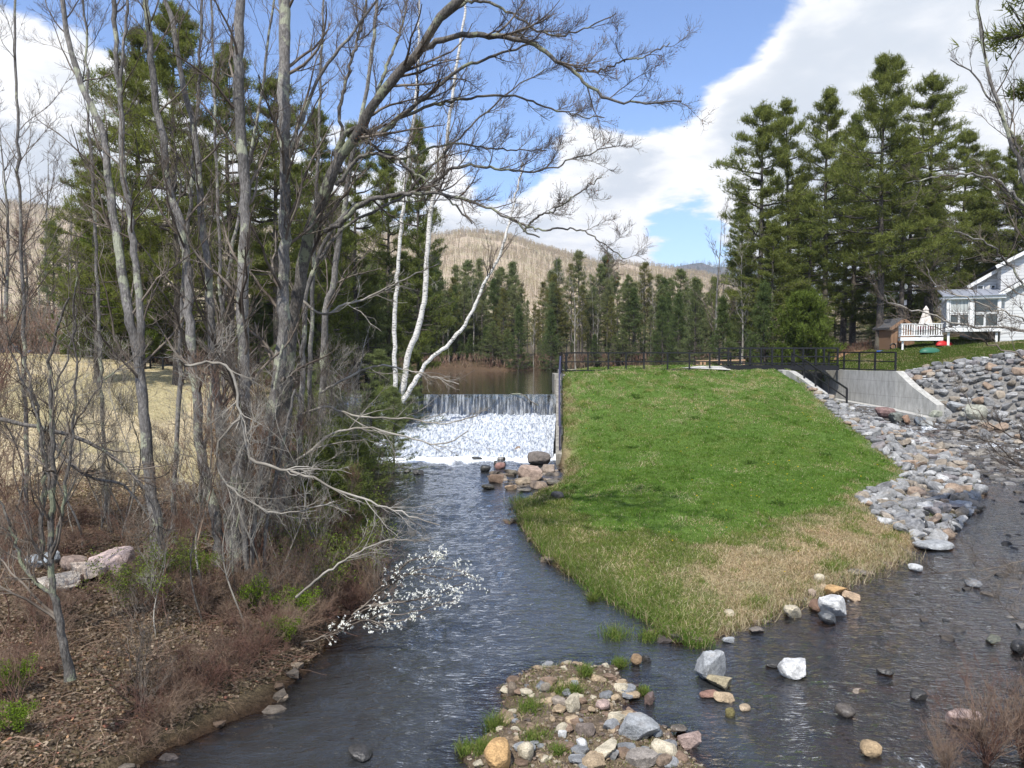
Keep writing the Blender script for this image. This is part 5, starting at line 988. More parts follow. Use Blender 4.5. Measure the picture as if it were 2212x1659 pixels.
g = Geo(); q = scatter(FIELD, 150000, lambda x, y: (x > -.75 * y - 2) * 1.); pt = fbm(q[:, 0] * .5, q[:, 1] * .5, 150); c = np.where((rng.uniform(size=len(q)) < .10 + .4 * sst(pt, .55, .7))[:, None], pick([(.24, .23, .10), (.28, .24, .12)], len(q)), pick([(.60, .51, .35), (.52, .43, .28), (.66, .58, .42)], len(q)))
blades(g, q, rng.uniform(.03, .085, len(q)), .024, c, .9); tag(g.build('grass', M['grass']), 'short dry tan grass of the field left of the dam', 'grass', kind='stuff')
g = Geo(); q = scatter(HOUSELAWN, 170000, lambda x, y: (x < .75 * y + 1) * 1.); pt = fbm(q[:, 0] * .5, q[:, 1] * .5, 160); c = np.where((rng.uniform(size=len(q)) < .10 + .5 * sst(pt, .55, .7))[:, None], pick(STRAW, len(q)) * .8, pick([(.085, .13, .025), (.11, .155, .035), (.07, .11, .02)], len(q)))
blades(g, q, rng.uniform(.05, .13, len(q)), .028, c, .4); tag(g.build('grass', M['grass']), 'green lawn sloping up to the white house', 'grass', kind='stuff')
# broad-leaved weeds and clumps
for i, (px, py) in enumerate([(1375, 860), (1372, 855), (1470, 838), (1365, 967), (1225, 1060), (1240, 1055), (1500, 905), (1620, 1000), (1290, 905), (1560, 1120), (1680, 1090), (1420, 1060), (1335, 1150), (1780, 985)]):
    b = G(px, py); g = Geo(); m = 90; q_ = b[:2] + rng.normal(size=(m, 2)) * .13; cards(g, np.stack([q_[:, 0], q_[:, 1], np.full(m, b[2] + .03)], 1), norm(rng.normal(size=(m, 3)) * (1, 1, .3) + (0, 0, .45)), rng.uniform(.07, .17, m), .055, pick([(.09, .16, .035), (.13, .20, .05)], m), True)
    tag(g.build('weed', M['leaf'], origin=b), 'low dark broad-leaved weed clump in the mound lawn', 'weed', 'weed clumps in the mound lawn')
# dandelions in view
g = Geo(); q = np.array([G(px, py)[:2] for px, py in [(1744, 907), (1736, 900), (1752, 911), (1552, 928), (1580, 926), (1670, 1006), (1675, 1010), (1700, 1045), (1640, 1083), (1390, 905), (1694, 1245), (1725, 1200), (1452, 1178), (1460, 846), (1635, 878), (1700, 1031), (1730, 1052), (1505, 1080), (1540, 1097), (1570, 1150)]])
q = np.concatenate([q, q[:9] + rng.normal(size=(9, 2)) * .35, scatter(LAWN, 40)]); z = Hw(q[:, 0], q[:, 1]) + .12
for (x, y), zz_ in zip(q, z): cards(g, np.repeat([[x, y, zz_]], 10, 0), norm(rng.normal(size=(10, 3)) * (1, 1, .3)), .035, .02, pick([(.75, .55, .02)], 10))
tag(g.build('dandelions', M['petal']), 'scattered yellow dandelion heads in the mound grass', 'dandelions', kind='stuff')

BANK = [(-3.6, 13.2), (-4.3, 11.6), (-5.3, 10), (-6.3, 7), (-14, 7), (-14, 23), (-9.5, 23), (-9, 30), (-6.5, 30), (-4.8, 25), (-4.0, 20), (-3.7, 16)]
g = Geo(); q = scatter(BANK, 130000, lambda x, y: (x > -.78 * y - 1) * np.clip(14. / y, .3, 1)); z = Hw(q[:, 0], q[:, 1]); p3 = np.stack([q[:, 0], q[:, 1], z + rng.uniform(.0, .05, len(q))], 1)
d = norm(rng.normal(size=p3.shape) * (1, 1, .32)); cl = pick([(.215, .165, .12), (.28, .22, .16), (.155, .12, .09), (.38, .31, .235), (.115, .09, .07), (.23, .155, .115)], len(q)); hot = (rng.uniform(size=len(q)) < .06) & (q[:, 1] < 12); cl[hot] = pick([(.52, .33, .2), (.42, .2, .14), (.5, .4, .28)], hot.sum())
cards(g, p3, d, rng.uniform(.035, .10, len(q)), rng.uniform(.02, .055, len(q)), cl, True); tag(g.build('fallen_leaves', M['leaf']), 'brown fallen leaves covering the left bank', 'leaves', kind='stuff')
# sticks, brambles and dry stems over the bank
g = Geo(); q = scatter(BANK, 5200, lambda x, y: (x > -.78 * y - 1) * np.clip(14. / y, .3, 1)); z = Hw(q[:, 0], q[:, 1]); a = rng.uniform(0, 6.3, len(q)); L = rng.uniform(.2, 1.0, len(q)); el = np.abs(rng.normal(size=len(q))) * .35
dirs = np.stack([np.cos(a) * np.cos(el), np.sin(a) * np.cos(el), np.sin(el)], 1); s = np.linspace(0, 1, 6)[None, :, None]; Pt = np.stack([q[:, 0], q[:, 1], z + .01], 1)[:, None] + dirs[:, None] * L[:, None, None] * s + np.array([0, 0, -1.]) * (s ** 2) * (L * np.sin(el) * .8)[:, None, None] + rng.normal(size=(len(q), 6, 3)) * .012
tubes(Pt, np.repeat(rng.uniform(.002, .007, len(q))[:, None], 6, 1) * np.linspace(1, .5, 6), 3, g)
tag(g.build('brush', M['twig_red']), 'tangle of fallen sticks and dry stems on the leafy left bank', 'brush', kind='stuff')
def shrub_proto(seed, n, h, spread, mat='twig_red', leafs=None, nm='shrub', lv_=(6, 4, 3), r=.007, up=.4, arch_=.5, rm=.0022):
    global rng; old = rng; rng = np.random.default_rng(seed); st = []
    for i in range(n):
        a = rng.uniform(0, 6.3); L = h * rng.uniform(.6, 1.15); s = np.linspace(0, 1, 12); sp = spread * rng.uniform(.2, 1)
        p = np.stack([np.cos(a) * sp * s ** 1.1, np.sin(a) * sp * s ** 1.1, L * (s - arch_ * .45 * s ** 2.5) - .05], 1) + rng.normal(size=(12, 3)) * .015 * h; st.append(np.concatenate([p, (r * (1 - .75 * s))[:, None]], 1))
    L = [dict(count=lv_[0], t0=.2, t1=1, lf=.35, rr=.6, npts=6, lmin=.15, k=3, rmin=rm * 1.3, ang=.6, up=up, wig=.16), dict(count=lv_[1], t0=.15, t1=1, lf=.45, rr=.6, npts=4, lmin=.1, rmin=rm, ang=.7, up=up, wig=.16), dict(count=lv_[2], t0=.2, t1=1, lf=.5, rr=.7, npts=3, lmin=.06, rmin=rm * .8, ang=.7, up=.2, wig=.14)]
    t = bare(nm, None, 'shrub', [(x, L) for x in st], [], mat, mat, base=(0, 0, 0), leafs=leafs, k0=4); t['_h'] = h; rng = old
    PROTO.append(t); return t
br1 = shrub_proto(51, 16, 1.3, .9); br2 = shrub_proto(52, 12, 1.8, .8); br3 = shrub_proto(53, 20, .9, 1.0, arch_=1.2); br4 = shrub_proto(54, 10, 2.4, 1.1, 'twig')
lf = lambda col, p=.8, n=4, size=.05, sp=.05: dict(p=p, n=n, spread=sp, size=size, col=col, name='foliage')
gs1 = shrub_proto(55, 12, 1.1, .7, 'twig', lf((.16, .24, .03)), nm='leafy_shrub'); gs2 = shrub_proto(56, 14, 1.7, 1.0, 'twig', lf((.17, .22, .045), .7, 3, .045), nm='leafy_shrub')
bsh = shrub_proto(57, 9, 1.8, .7, 'twig_red', lf((.26, .15, .07), .6, 3, .07), nm='beech_shrub'); rsh = shrub_proto(58, 9, 1.6, .7, 'twig_red', lf((.26, .05, .035), .6, 3, .03), nm='shrub')
prp = shrub_proto(59, 46, 1.15, .75, 'twig_red', None, lv_=(5, 3, 2), arch_=.15, up=.7)
def put(pr, px, py, sc, lb, group=None, rz=None):
    b = G(px, py); s = (sc,) * 3 if np.ndim(sc) == 0 else sc; rz = rng.uniform(0, 6.28) if rz is None else rz
    if not pr.get('_used'):
        pr['_used'] = 1; pr.location = tuple(b); pr.scale = s; pr.rotation_euler = (0, 0, rz); pr['label'] = lb
        if group: pr['group'] = group
        return pr
    return dup(pr, b, rz, s, lb, group)
sp1 = bare_proto(4.5, 61, 'bark_dark', 'twig', (16, 8, 5), 'sapling', .006, .6, .42, wb=.16+.06); sp2 = bare_proto(4.5, 62, 'twig_red', 'twig_red', (18, 8, 5), 'sapling', .005, .7, .42, wb=.25); sp3 = bare_proto(4.5, 64, 'twig_pale', 'twig_pale', (14, 8, 5), 'sapling', .005, .8, .42, wb=.25)
for i in range(62):
    k = rng.integers(3); x, y = (rng.uniform(-60, 520), rng.uniform(1110, 1420)) if i < 38 else (rng.uniform(520, 800), rng.uniform(1040, 1290))
    if 40 < x < 320 and y > 1190: y = 1150
    put((sp1, sp2, sp3)[k], x, y, rng.uniform(.5, 1.05), ('thin dark bare sapling in the bank thicket', 'thin reddish bare sapling in the bank thicket', 'thin pale bare sapling in the bank thicket')[k], 'saplings of the bank thicket')
gb = 'brambles on the leafy bank'
for i in range(72):
    x, y = rng.uniform(-30, 720), 1130 + 470 * rng.uniform() ** 1.7
    if y > 1560 - max(0, (x - 380)) * .85: continue
    if 60 < x < 300 and 1225 < y < 1330: continue
    k = rng.choice(4, p=[.35, .2, .3, .15]); put((br1, br2, br3, br4)[k], x, y, rng.uniform(.55, 1.1), ('low reddish-brown bramble on the leafy left bank', 'upright reddish-brown bramble on the leafy left bank', 'sprawling reddish-brown bramble on the leafy left bank', 'tall grey-brown thin shrub on the leafy left bank')[k], gb)
for i in range(46):
    x, y = rng.uniform(520, 830), rng.uniform(1020, 1330)
    k = rng.choice(4, p=[.25, .3, .1, .35]); put((br1, br2, br3, br4)[k], x, y, rng.uniform(.7, 1.2), ('low reddish-brown bramble at the wooded water edge', 'upright reddish-brown bramble at the wooded water edge', 'sprawling reddish-brown bramble at the wooded water edge', 'tall grey-brown thin shrub at the wooded water edge')[k], 'brambles at the wooded water edge')
for i in range(16):
    t_ = i / 15; px, py = (330 + 400 * t_, 1640 - 290 * t_ ** .8); put((br3, br1)[i % 2], px - 25, py - 12, rng.uniform(.6, .95), 'pale twiggy bramble hanging over the dark water below the leafy bank', 'brambles hanging over the water')
for px, py, sc, lb in [(430, 1250, .55, 'small bright green leafy shrub left of the trunk bases'), (565, 1330, .7, 'bright yellow-green leafy shrub at the foot of the tree cluster'), (640, 1350, .7, 'leafy green shrub between cluster foot and flowering branches'), (610, 1395, .5, 'low yellow-green leafy shrub over the dark water'), (20, 1500, .5, 'small green shrub at the left edge of the bank'), (30, 1590, .45, 'little green plant at the lower left edge')]: put(gs1, px, py, sc, lb)
for px, py, sc, lb in [(700, 1300, 1.1, 'loose olive-green shrub leaning over the stream'), (770, 1270, 1.15, 'tall loose yellow-green shrub beside the stream above the flowers'), (660, 1240, 1.1, 'olive-leaved shrub just right of the mossy stems'), (740, 1180, 1.2, 'olive-leaved shrub at the water behind the pale drooping limb'), (300, 1330, .9, 'thin olive shrub below the pinkish boulder'), (380, 1290, .9, 'thin olive shrub between the boulders and trunks'), (760, 1060, 1.5, 'olive shrub overhanging the pool below the falls'), (700, 960, 1.3, 'olive shrub on the bank beside the falls')]: put(gs2, px, py, sc, lb)
for px, py, sc, lb in [(470, 1020, 1.1, 'shrub holding copper-brown dead leaves behind the lichen trunk'), (560, 1010, 1.1, 'shrub with copper dead leaves behind the thick trunk'), (600, 1060, .9, 'low shrub with copper leaves near the maple foot')]: put(bsh, px, py, sc, lb)
for px, py, sc, lb in [(650, 1090, 1.5, 'shrub with dark red buds right of the maple foot'), (700, 1050, 1.2, 'smaller red-budded shrub above the pool')]: put(rsh, px, py, sc, lb)
for px, py, Y, top, lb, wx in [(800, 0, 27, 860, 'young hemlock spreading green sprays in front of the falls', 1.6), (720, 0, 24, 850, 'young hemlock behind the drooping pale limb', 1.5), (640, 0, 22, 1010, 'small hemlock at the maple foot', 1.5), (850, 0, 33, 850, 'young hemlock at the left end of the cascade', 1.1), (690, 0, 30, 800, 'young hemlock left of the cascade', 1.5), (755, 0, 20.5, 1010, 'low hemlock at the water edge under the pale limb', 1.7), (880, 0, 41, 800, 'small hemlock below the birch stems', 1.3), (820, 0, 43, 770, 'small hemlock left of the birch stems', 1.5), (600, 0, 34, 760, 'young hemlock behind the cluster on the bank', 1.5)]:
    place(hem3 if px != 640 else hem, px, Y, top - 15, lb, 'young hemlocks by the falls', wx=wx)
for px, Y, top, lb, wx in [(735, 23, 905, 'bushy young hemlock with fresh green sprays above the pool', 1.3), (700, 21, 930, 'bushy young hemlock behind the long drooping limb', 1.3), (785, 30, 880, 'bushy young hemlock in front of the cascade edge', 1.0), (835, 40, 838, 'bushy young hemlock at the foot of the birches', .9), (640, 20, 980, 'low bushy hemlock right of the maple foot', 1.3), (760, 25, 965, 'low bushy hemlock overhanging the pool', 1.4), (735, 19, 1010, 'low bushy hemlock between pool and mossy stems', 1.2), (690, 28, 850, 'bushy hemlock further back behind the maple foot', 1.4)]:
    place(hemb, px, Y, top, lb, 'young hemlocks by the falls', first=True, wx=wx)
# flowering branches
def blossom(lb, paths, Y):
    st = [stem(p, Y, 5, 2, 20, .01) for p in paths]; t = thing('flowering_branch', lb, 'branch', st[0][0, :3]); g = Geo(); tw = Geo(); fl = Geo()
    for s in st:
        a, r = s[None, :, :3], s[None, :, 3]; tubes(a, r, 4, g); c, r2 = ramify(a, r, 14, .25, 1, .7, .25, .6, npts=5, up=.3, lmin=.12, lmax=.5, rmin=.0028); tubes(c, r2, 3, tw)
        E = np.concatenate([c[:, -1], c[:, 2]]); E = E[rng.uniform(size=len(E)) < .85]; E = np.repeat(E, 4, 0) + rng.normal(size=(len(E) * 4, 3)) * .035
        E5 = np.repeat(E, 5, 0); d = norm(rng.normal(size=E5.shape)); cards(fl, E5, d, rng.uniform(.022, .04, len(E5)), .02, pick([(.9, .9, .88)], len(E5)), True)
    part(g, 'stem', M['twig'], t); part(tw, 'twigs', M['twig'], t); part(fl, 'blossoms', M['petal'], t)
blossom('upper branch of white blossom reaching over the stream', [[(760, 1330), (820, 1280), (880, 1240), (940, 1225), (1000, 1235), (1030, 1250)], [(800, 1290), (850, 1250), (900, 1240), (960, 1250), (1010, 1240)], [(840, 1260), (880, 1215), (930, 1205), (960, 1205)], [(780, 1310), (860, 1300), (930, 1290), (975, 1270), (1010, 1262)]], 14.2)
blossom('lower branch of white blossom hanging above the dark water', [[(700, 1380), (760, 1350), (820, 1330), (880, 1325), (950, 1305), (985, 1300)], [(720, 1370), (770, 1340), (830, 1345), (890, 1335), (930, 1320)], [(740, 1350), (800, 1310), (870, 1300), (930, 1290)], [(650, 1390), (700, 1375), (750, 1345), (790, 1335)]], 13.4)
# grass tufts in the water and on the bar
def tuft(px, py, hpx, wpx, lb, cols=OLV, n=260, name='grass_tuft', cat='grass tuft', gp='grass tufts on the bar and in the shallows'):
    b = G(px, py); Y = b[1]; hh = hpx / F * Y; sp = wpx / F * Y / 2; g = Geo(); q = np.stack([b[0] + rng.normal(size=n) * sp * .5, Y + rng.normal(size=n) * sp * .5], 1)
    blades(g, q, rng.uniform(.5, 1.15, n) * hh, .011, pick(cols, n), .5, z=np.full(n, b[2] - .02)); tag(g.build(name, M['grass'], origin=b), lb, cat, gp)
for a in [(1330, 1375, 40, 66, 'big green grass tuft standing in the stream by the mound tip'), (1400, 1380, 30, 50, 'grass tuft in the shallows between big tuft and mound'), (1280, 1300, 28, 16, 'small grass tuft alone in the stream beside the mound'), (1340, 1440, 26, 34, 'grass tuft by the wet tan stone off the bar'), (1265, 1465, 44, 20, 'narrow upright grass tuft on the far edge of the bar'), (1215, 1500, 40, 60, 'wide grass tuft at the far side of the bar'),
          (1150, 1535, 34, 70, 'dark green grass tuft left of the upright cream rock'), (1155, 1595, 32, 60, 'drooping grass tuft in the middle left of the bar'), (1205, 1635, 34, 24, 'grass tuft at the front edge of the bar'), (1240, 1500, 36, 26, 'grass tuft directly behind the upright cream rock'), (1390, 1500, 24, 24, 'sparse grass at the right end of the bar'), (1070, 1580, 60, 40, 'leafy green sprig at the left edge of the bar'), (1010, 1630, 40, 50, 'yellow-green sprigs beside the big orange boulder'), (1050, 1625, 40, 50, 'grass clump behind the big orange boulder'), (1435, 1620, 20, 20, 'small grass clump among the right front stones')]:
    tuft(*a)
for i in range(26):
    p = [(1110, 1095), (1140, 1150), (1175, 1195), (1215, 1225), (1260, 1265), (1300, 1290), (1350, 1325), (1400, 1345), (1440, 1380), (1500, 1400)]; u_ = i / 25 * 9; j = min(int(u_), 8); f = u_ - j; x = p[j][0] * (1 - f) + p[j + 1][0] * f; y = p[j][1] * (1 - f) + p[j + 1][1] * f
    tuft(x + 14, y - 6, 34, 60, 'shaggy grass tuft on the left waterline of the mound', OLV + GREEN[:2] + STRAW[1:2], 240, gp='grass tufts along the left waterline of the mound')
for i in range(16):
    f = i / 15; tuft(1560 + 390 * f, 1368 - 165 * f, 30, 70, 'straw-coloured grass tuft overhanging the right waterline of the mound', STRAW + [OLV[0]], 220, gp='straw tufts along the right waterline')
# dry weeds on the bar
g = Geo(); q = scatter(BAR, 9000, lambda x, y: sst(fbm(x * 1.5, y * 1.5, 170), .42, .58)); blades(g, q, rng.uniform(.04, .13, len(q)), .007, pick(STRAW[:2] + [(.2, .14, .09)] * 2 + [(.14, .19, .05)] * 2, len(q)), .8); tag(g.build('dead_weeds', M['grass']), 'matted brown dead weeds between the stones of the bar', 'weeds', kind='stuff')
# red bush in the corner and the trees that lean in from the right
for px, py, sc, lb in [(2130, 1655, 1.0, 'dense reddish-purple twiggy bush in the bottom right corner'), (2215, 1640, 1.05, 'reddish-purple bush at the right edge of the corner'), (2040, 1670, .55, 'smaller reddish twiggy bush left of the corner bush')]: put(prp, px, py, sc, lb)
RB = [dict(count=9, t0=.12, t1=1, lf=.32, rr=.5, npts=8, lmin=.4, lmax=2.6, k=4, rmin=.007, ang=.6, up=.5, wig=.12), dict(count=8, t0=.15, t1=1, lf=.45, rr=.55, npts=6, lmin=.25, lmax=1.2, rmin=.0045, ang=.6, up=.4, wig=.14), dict(count=5, t0=.2, t1=1, lf=.5, rr=.6, npts=4, lmin=.12, lmax=.5, rmin=.003, ang=.7, up=.3, wig=.14)]
def rb_(pts, Y, a, b, n=30): return (stem(pts, Y, a, b, n, .02), RB)
bare('bare_tree', 'bare grey tree leaning in from the right edge with fine upswept twigs', 'tree', [rb_([(2420, 1250), (2380, 1000), (2330, 800), (2290, 620), (2250, 480), (2200, 350), (2150, 200), (2120, 80), (2110, -40)], 17, 22, 6, 50), rb_([(2260, 520), (2212, 443), (2157, 393), (2107, 377), (2040, 380), (1960, 395)], 17, 10, 3), rb_([(2300, 700), (2230, 640), (2170, 560), (2120, 520), (2060, 500)], 17, 9, 3), rb_([(2240, 450), (2190, 300), (2110, 170), (2050, 130)], 17, 8, 3), rb_([(2350, 800), (2300, 500), (2260, 250), (2230, 60), (2220, -60)], 17, 12, 5)], [], 'bark', 'twig', base=P(2420, 1250, 17))
bare('low_branch', 'long pale branch reaching in from the right in front of the porch', 'branch', [rb_([(2420, 740), (2300, 716), (2212, 710), (2107, 706), (2040, 690), (1957, 664), (1917, 650), (1907, 636)], 14, 8, 3), rb_([(2300, 716), (2212, 690), (2150, 668), (2080, 640), (2020, 610), (1994, 560)], 14, 5, 2)], [], 'twig_pale', 'twig')
bare('low_branch', 'bare twiggy branch reaching over the riprap from the right edge', 'branch', [rb_([(2420, 900), (2300, 830), (2212, 775), (2150, 745), (2060, 720), (1990, 700)], 13, 6, 2), rb_([(2420, 960), (2300, 960), (2200, 950), (2120, 900), (2080, 850)], 13, 6, 2), rb_([(2420, 1020), (2330, 1090), (2260, 1180), (2180, 1220), (2060, 1235), (2000, 1230)], 13, 5, 2)], [], 'twig', 'twig')
bare('low_branch', 'bare twigs hanging over the right-hand rapids', 'branch', [rb_([(2420, 1100), (2300, 1060), (2212, 1010), (2150, 960), (2060, 930)], 14, 6, 2), rb_([(2420, 1150), (2300, 1180), (2212, 1260), (2150, 1270)], 12, 5, 2), rb_([(2420, 1500), (2300, 1480), (2220, 1500), (2160, 1540)], 10.5, 5, 2), rb_([(2420, 1420), (2260, 1370), (2200, 1340)], 10.5, 4, 2)], [], 'twig', 'twig')
# reddish thickets, one mass each
def thicket(poly, n, h, mat, label, name='thicket', zf=Hw, r=.006, k=2):
    g = Geo(); q = scatter(poly, n); z = zf(q[:, 0], q[:, 1]) - .05; m = len(q); L = rng.uniform(.5, 1.1, m) * h; d = norm(np.stack([rng.normal(size=m) * .35, rng.normal(size=m) * .35, np.ones(m)], 1)); s = np.linspace(0, 1, 5)[None, :, None]
    Pt = np.stack([q[:, 0], q[:, 1], z], 1)[:, None] + d[:, None] * L[:, None, None] * s + rng.normal(size=(m, 5, 3)) * .03 * h * s; Rd = np.full((m, 1), r) * np.linspace(1, .5, 5)[None]; tubes(Pt, Rd, 3, g)
    c, r2 = ramify(Pt, Rd, k * 3, .2, 1, .6, .45, .8, npts=3, up=.4, lmin=.15, rmin=r * .6); tubes(c, r2, 3, g); tag(g.build(name, M[mat]), label, 'thicket', kind='stuff')
thicket([(-26, 101.5), (-8, 101), (12, 102.5), (36, 100.5), (38, 104), (12, 106), (-12, 105), (-28, 105)], 1300, 1.1, 'twig_red', 'reddish-brown brush along the far shore of the pond', r=.03)
thicket([(-60, 53), (-22, 52), (-21, 57), (-26, 62), (-60, 66)], 1300, 4.2, 'twig_red', 'reddish-brown bare thicket beyond the tan field', r=.02)
thicket([(-21, 55), (-17, 50), (-14, 47), (-13, 52), (-16, 56), (-20, 62)], 420, 2.2, 'twig_red', 'brown brush on the left pond shore', r=.012)
thicket([(24, 56.5), (22, 60), (29, 61), (29, 58)], 260, .8, 'twig_red', 'low brown brush at the top of the dirt patch', r=.012)
thicket([(-12, 30), (-6, 29), (-8.5, 33), (-12, 37), (-14, 40), (-15, 34)], 420, 1.6, 'twig_red', 'brown brush on the bank left of the cascade', r=.008)
thicket([(-10, 23), (-5, 22), (-4.6, 26), (-6, 29), (-10, 29)], 420, 1.5, 'twig_red', 'brown brush on the bank between field and stream', r=.007)
# odds and ends beyond the field
def simple(name, lb, cat, loc, parts, rz=0, group=None):
    t = thing(name, lb, cat, loc, group, rz)
    for nm, g, mt in parts: g.build(nm, M[mt], t)
    return t
b = P(236, 742, 62); b[2] = Hw(b[0], b[1]); simple('notice_board', 'white board on two posts standing beyond the tan field', 'sign', b, [('panel', Geo().box((0, 0, 1.5), (1.1, .06, 1.1)), 'white'), ('post', Geo().box((-.4, .08, .6), (.1, .1, 1.4)), 'white'), ('post', Geo().box((.4, .08, .6), (.1, .1, 1.4)), 'white')])
for i, (px, py, w_, h_, c, lb) in enumerate([(150, 748, 60, 12, (.5, .5, .48), 'long pale boulder row beyond the field, left one'), (205, 752, 46, 12, (.45, .45, .42), 'pale boulder beyond the field below the white board'), (60, 752, 26, 22, (.12, .13, .17), 'dark blue-grey boulder beyond the field at the left'), (20, 740, 30, 40, (.13, .14, .18), 'tall blue-grey boulder at the far left beyond the field')]):
    Y = 56; bb = P(px, py + 4, Y); bb[2] = Hw(bb[0], bb[1]) + .1; rock(ANG[i], bb, (w_ / F * Y / 2, .8, h_ / F * Y / 1.6), 0, c, lb)

# ---------------------------------------------------------------- house, deck and what stands round it
HA = R(-24); HO = np.array([29.25, 50., ZO + .35])
def hz(py, Y=50.): return (HOR - py) / F * Y + ZO - HO[2]
def wnd(g, frame_par, name, x0, x1, z0, z1, y, pane='glass', mull=0, fw=.07):
    f = Geo()
    for a in ((x0, x1, z0, z0 + fw), (x0, x1, z1 - fw, z1), (x0, x0 + fw, z0 + fw, z1 - fw), (x1 - fw, x1, z0 + fw, z1 - fw)): f.box(((a[0] + a[1]) / 2, y - .03, (a[2] + a[3]) / 2), (a[1] - a[0], .09, a[3] - a[2]))
    for k in range(mull): xx = x0 + (x1 - x0) * (k + 1) / (mull + 1); f.box((xx, y - .03, (z0 + z1) / 2), (fw * .8, .07, z1 - z0 - 2 * fw))
    o = f.build('window', M['white'], frame_par); p_ = Geo().box(((x0 + x1) / 2, y, (z0 + z1) / 2), (x1 - x0 - 2 * fw, .02, z1 - z0 - 2 * fw)); p_.build('pane', M[pane], o)
def gable(par, name, x0, x1, y0, y1, zb, ze, zr, over=.35, wall='clapboard', trim='white'):
    xm = (x0 + x1) / 2; g = Geo(); V = [(x0, y0, zb), (x1, y0, zb), (x1, y0, ze), (xm, y0, zr), (x0, y0, ze)]; V = V + [(a, y1, c) for a, _, c in V]
    g.add(V, [np.array([[0, 1, 2, 3, 4], [9, 8, 7, 6, 5]]), np.array([[0, 5, 6, 1], [1, 6, 7, 2], [0, 4, 9, 5]])]); g.build('wall', M[wall], par)
    sl = (zr - ze) / (xm - x0); r = Geo(); th = .14
    for s in (-1, 1):
        xe = x0 - over if s < 0 else x1 + over; zE = ze - sl * over
        a = [(xe, zE + .03), (xm, zr + .03), (xm, zr + .03 + th), (xe, zE + .03 + th)]
        W_ = [(x, y0 - over, z) for x, z in a] + [(x, y1 + over, z) for x, z in a]; r.add(W_, np.array([[0, 1, 2, 3], [7, 6, 5, 4], [0, 4, 5, 1], [1, 5, 6, 2], [2, 6, 7, 3], [3, 7, 4, 0]]))
    r.build('roof', M['shingle'], par); f = Geo()
    for s in (-1, 1):
        xe = x0 - over if s < 0 else x1 + over; f.bar((xe, y0 - over - .02, ze - sl * over + .02), (xm, y0 - over - .02, zr + .02), .05, .22)
    f.build('fascia', M[trim], par)
ho = thing('house', 'white clapboard house with dark gabled roofs at the right edge above the lawn', 'house', HO, rz=HA)
gable(ho, 'a', 3.12, 9.2, .3, 7, -.6, 3.45, 5.4); gable(ho, 'b', 1.9, 9.0, 3.2, 9, -.6, 4.35, 6.6); gable(ho, 'c', 3.3, 11.5, 1.6, 8.8, 3.0, 5.5, 7.8)
wnd(None, ho, 'w', 2.15, 2.55, 3.4, 4.3, 3.18, fw=.06); wnd(None, ho, 'w', 2.95, 3.25, 3.4, 4.3, 3.18, fw=.06)
po = thing('porch', 'glazed white porch with a grey metal roof raised on posts beside the house', 'porch', HO, rz=HA)
z0, z1, L_, D_ = 1.28, 3.18, 3.1, 3.0
g = Geo().box((L_ / 2, D_ / 2, z0 - .14), (L_ + .1, D_ + .1, .28)); g.build('floor', M['white'], po)
for x, wd in ((.07, .16), (1.42, .2), (L_ - .07, .14)): Geo().box((x, .07, (z0 + z1) / 2), (wd, .14, z1 - z0 - .002)).build('post', M['white'], po)
for y in (.75, 1.5, 2.25, 2.93): Geo().box((.07, y, (z0 + z1) / 2), (.13, .12, z1 - z0 - .002)).build('post', M['white'], po)
Geo().box((L_ / 2, .0, z1 + .08), (L_ + .5, .3, .18)).build('fascia', M['white'], po)
zt_ = z1 + .17; Geo().add([(-.3, -.25, zt_), (L_ + .25, -.25, zt_), (L_ + .25, D_, zt_ + .62), (-.3, D_, zt_ + .62), (-.3, -.25, zt_ + .07), (L_ + .25, -.25, zt_ + .07), (L_ + .25, D_, zt_ + .69), (-.3, D_, zt_ + .69)], np.array([[3, 2, 1, 0], [4, 5, 6, 7], [0, 1, 5, 4], [1, 2, 6, 5], [2, 3, 7, 6], [3, 0, 4, 7]])).build('roof', M['tin'], po)
g = Geo()
for i in range(7): x = -.25 + i * .56; g.bar((x, -.26, zt_ + .09), (x, D_, zt_ + .71), .03, .035)
g.build('roof_seam', M['tin'], po)
zm = z0 + .92
wnd(None, po, 'w', .18, 1.30, zm + .03, z1 - .03, .09, 'curtain', fw=.05); wnd(None, po, 'w', .18, .72, z0 + .05, zm - .01, .09, fw=.05); wnd(None, po, 'w', .74, 1.30, z0 + .05, zm - .01, .09, fw=.05)
wnd(None, po, 'w', 1.54, 2.95, zm + .03, z1 - .03, .09, fw=.05); wnd(None, po, 'w', 1.54, 2.2, z0 + .05, zm - .01, .09, fw=.06); wnd(None, po, 'w', 2.22, 2.95, z0 + .05, zm - .01, .09, fw=.04)
Geo().box((.05, D_ / 2, (z0 + z1) / 2), (.02, D_ - .2, z1 - z0 - .1)).build('side_glazing', M['glass'], po)
Geo().box((L_ / 2 + .1, D_ - .1, (z0 + z1) / 2), (L_ - .3, .1, z1 - z0 - .05)).build('back_wall', M['grey_paint'], po)
for x in (.15, L_ - .2): Geo().box((x, .2, z0 / 2 - .5), (.14, .14, z0 + .6)).build('stilt', M['white'], po)
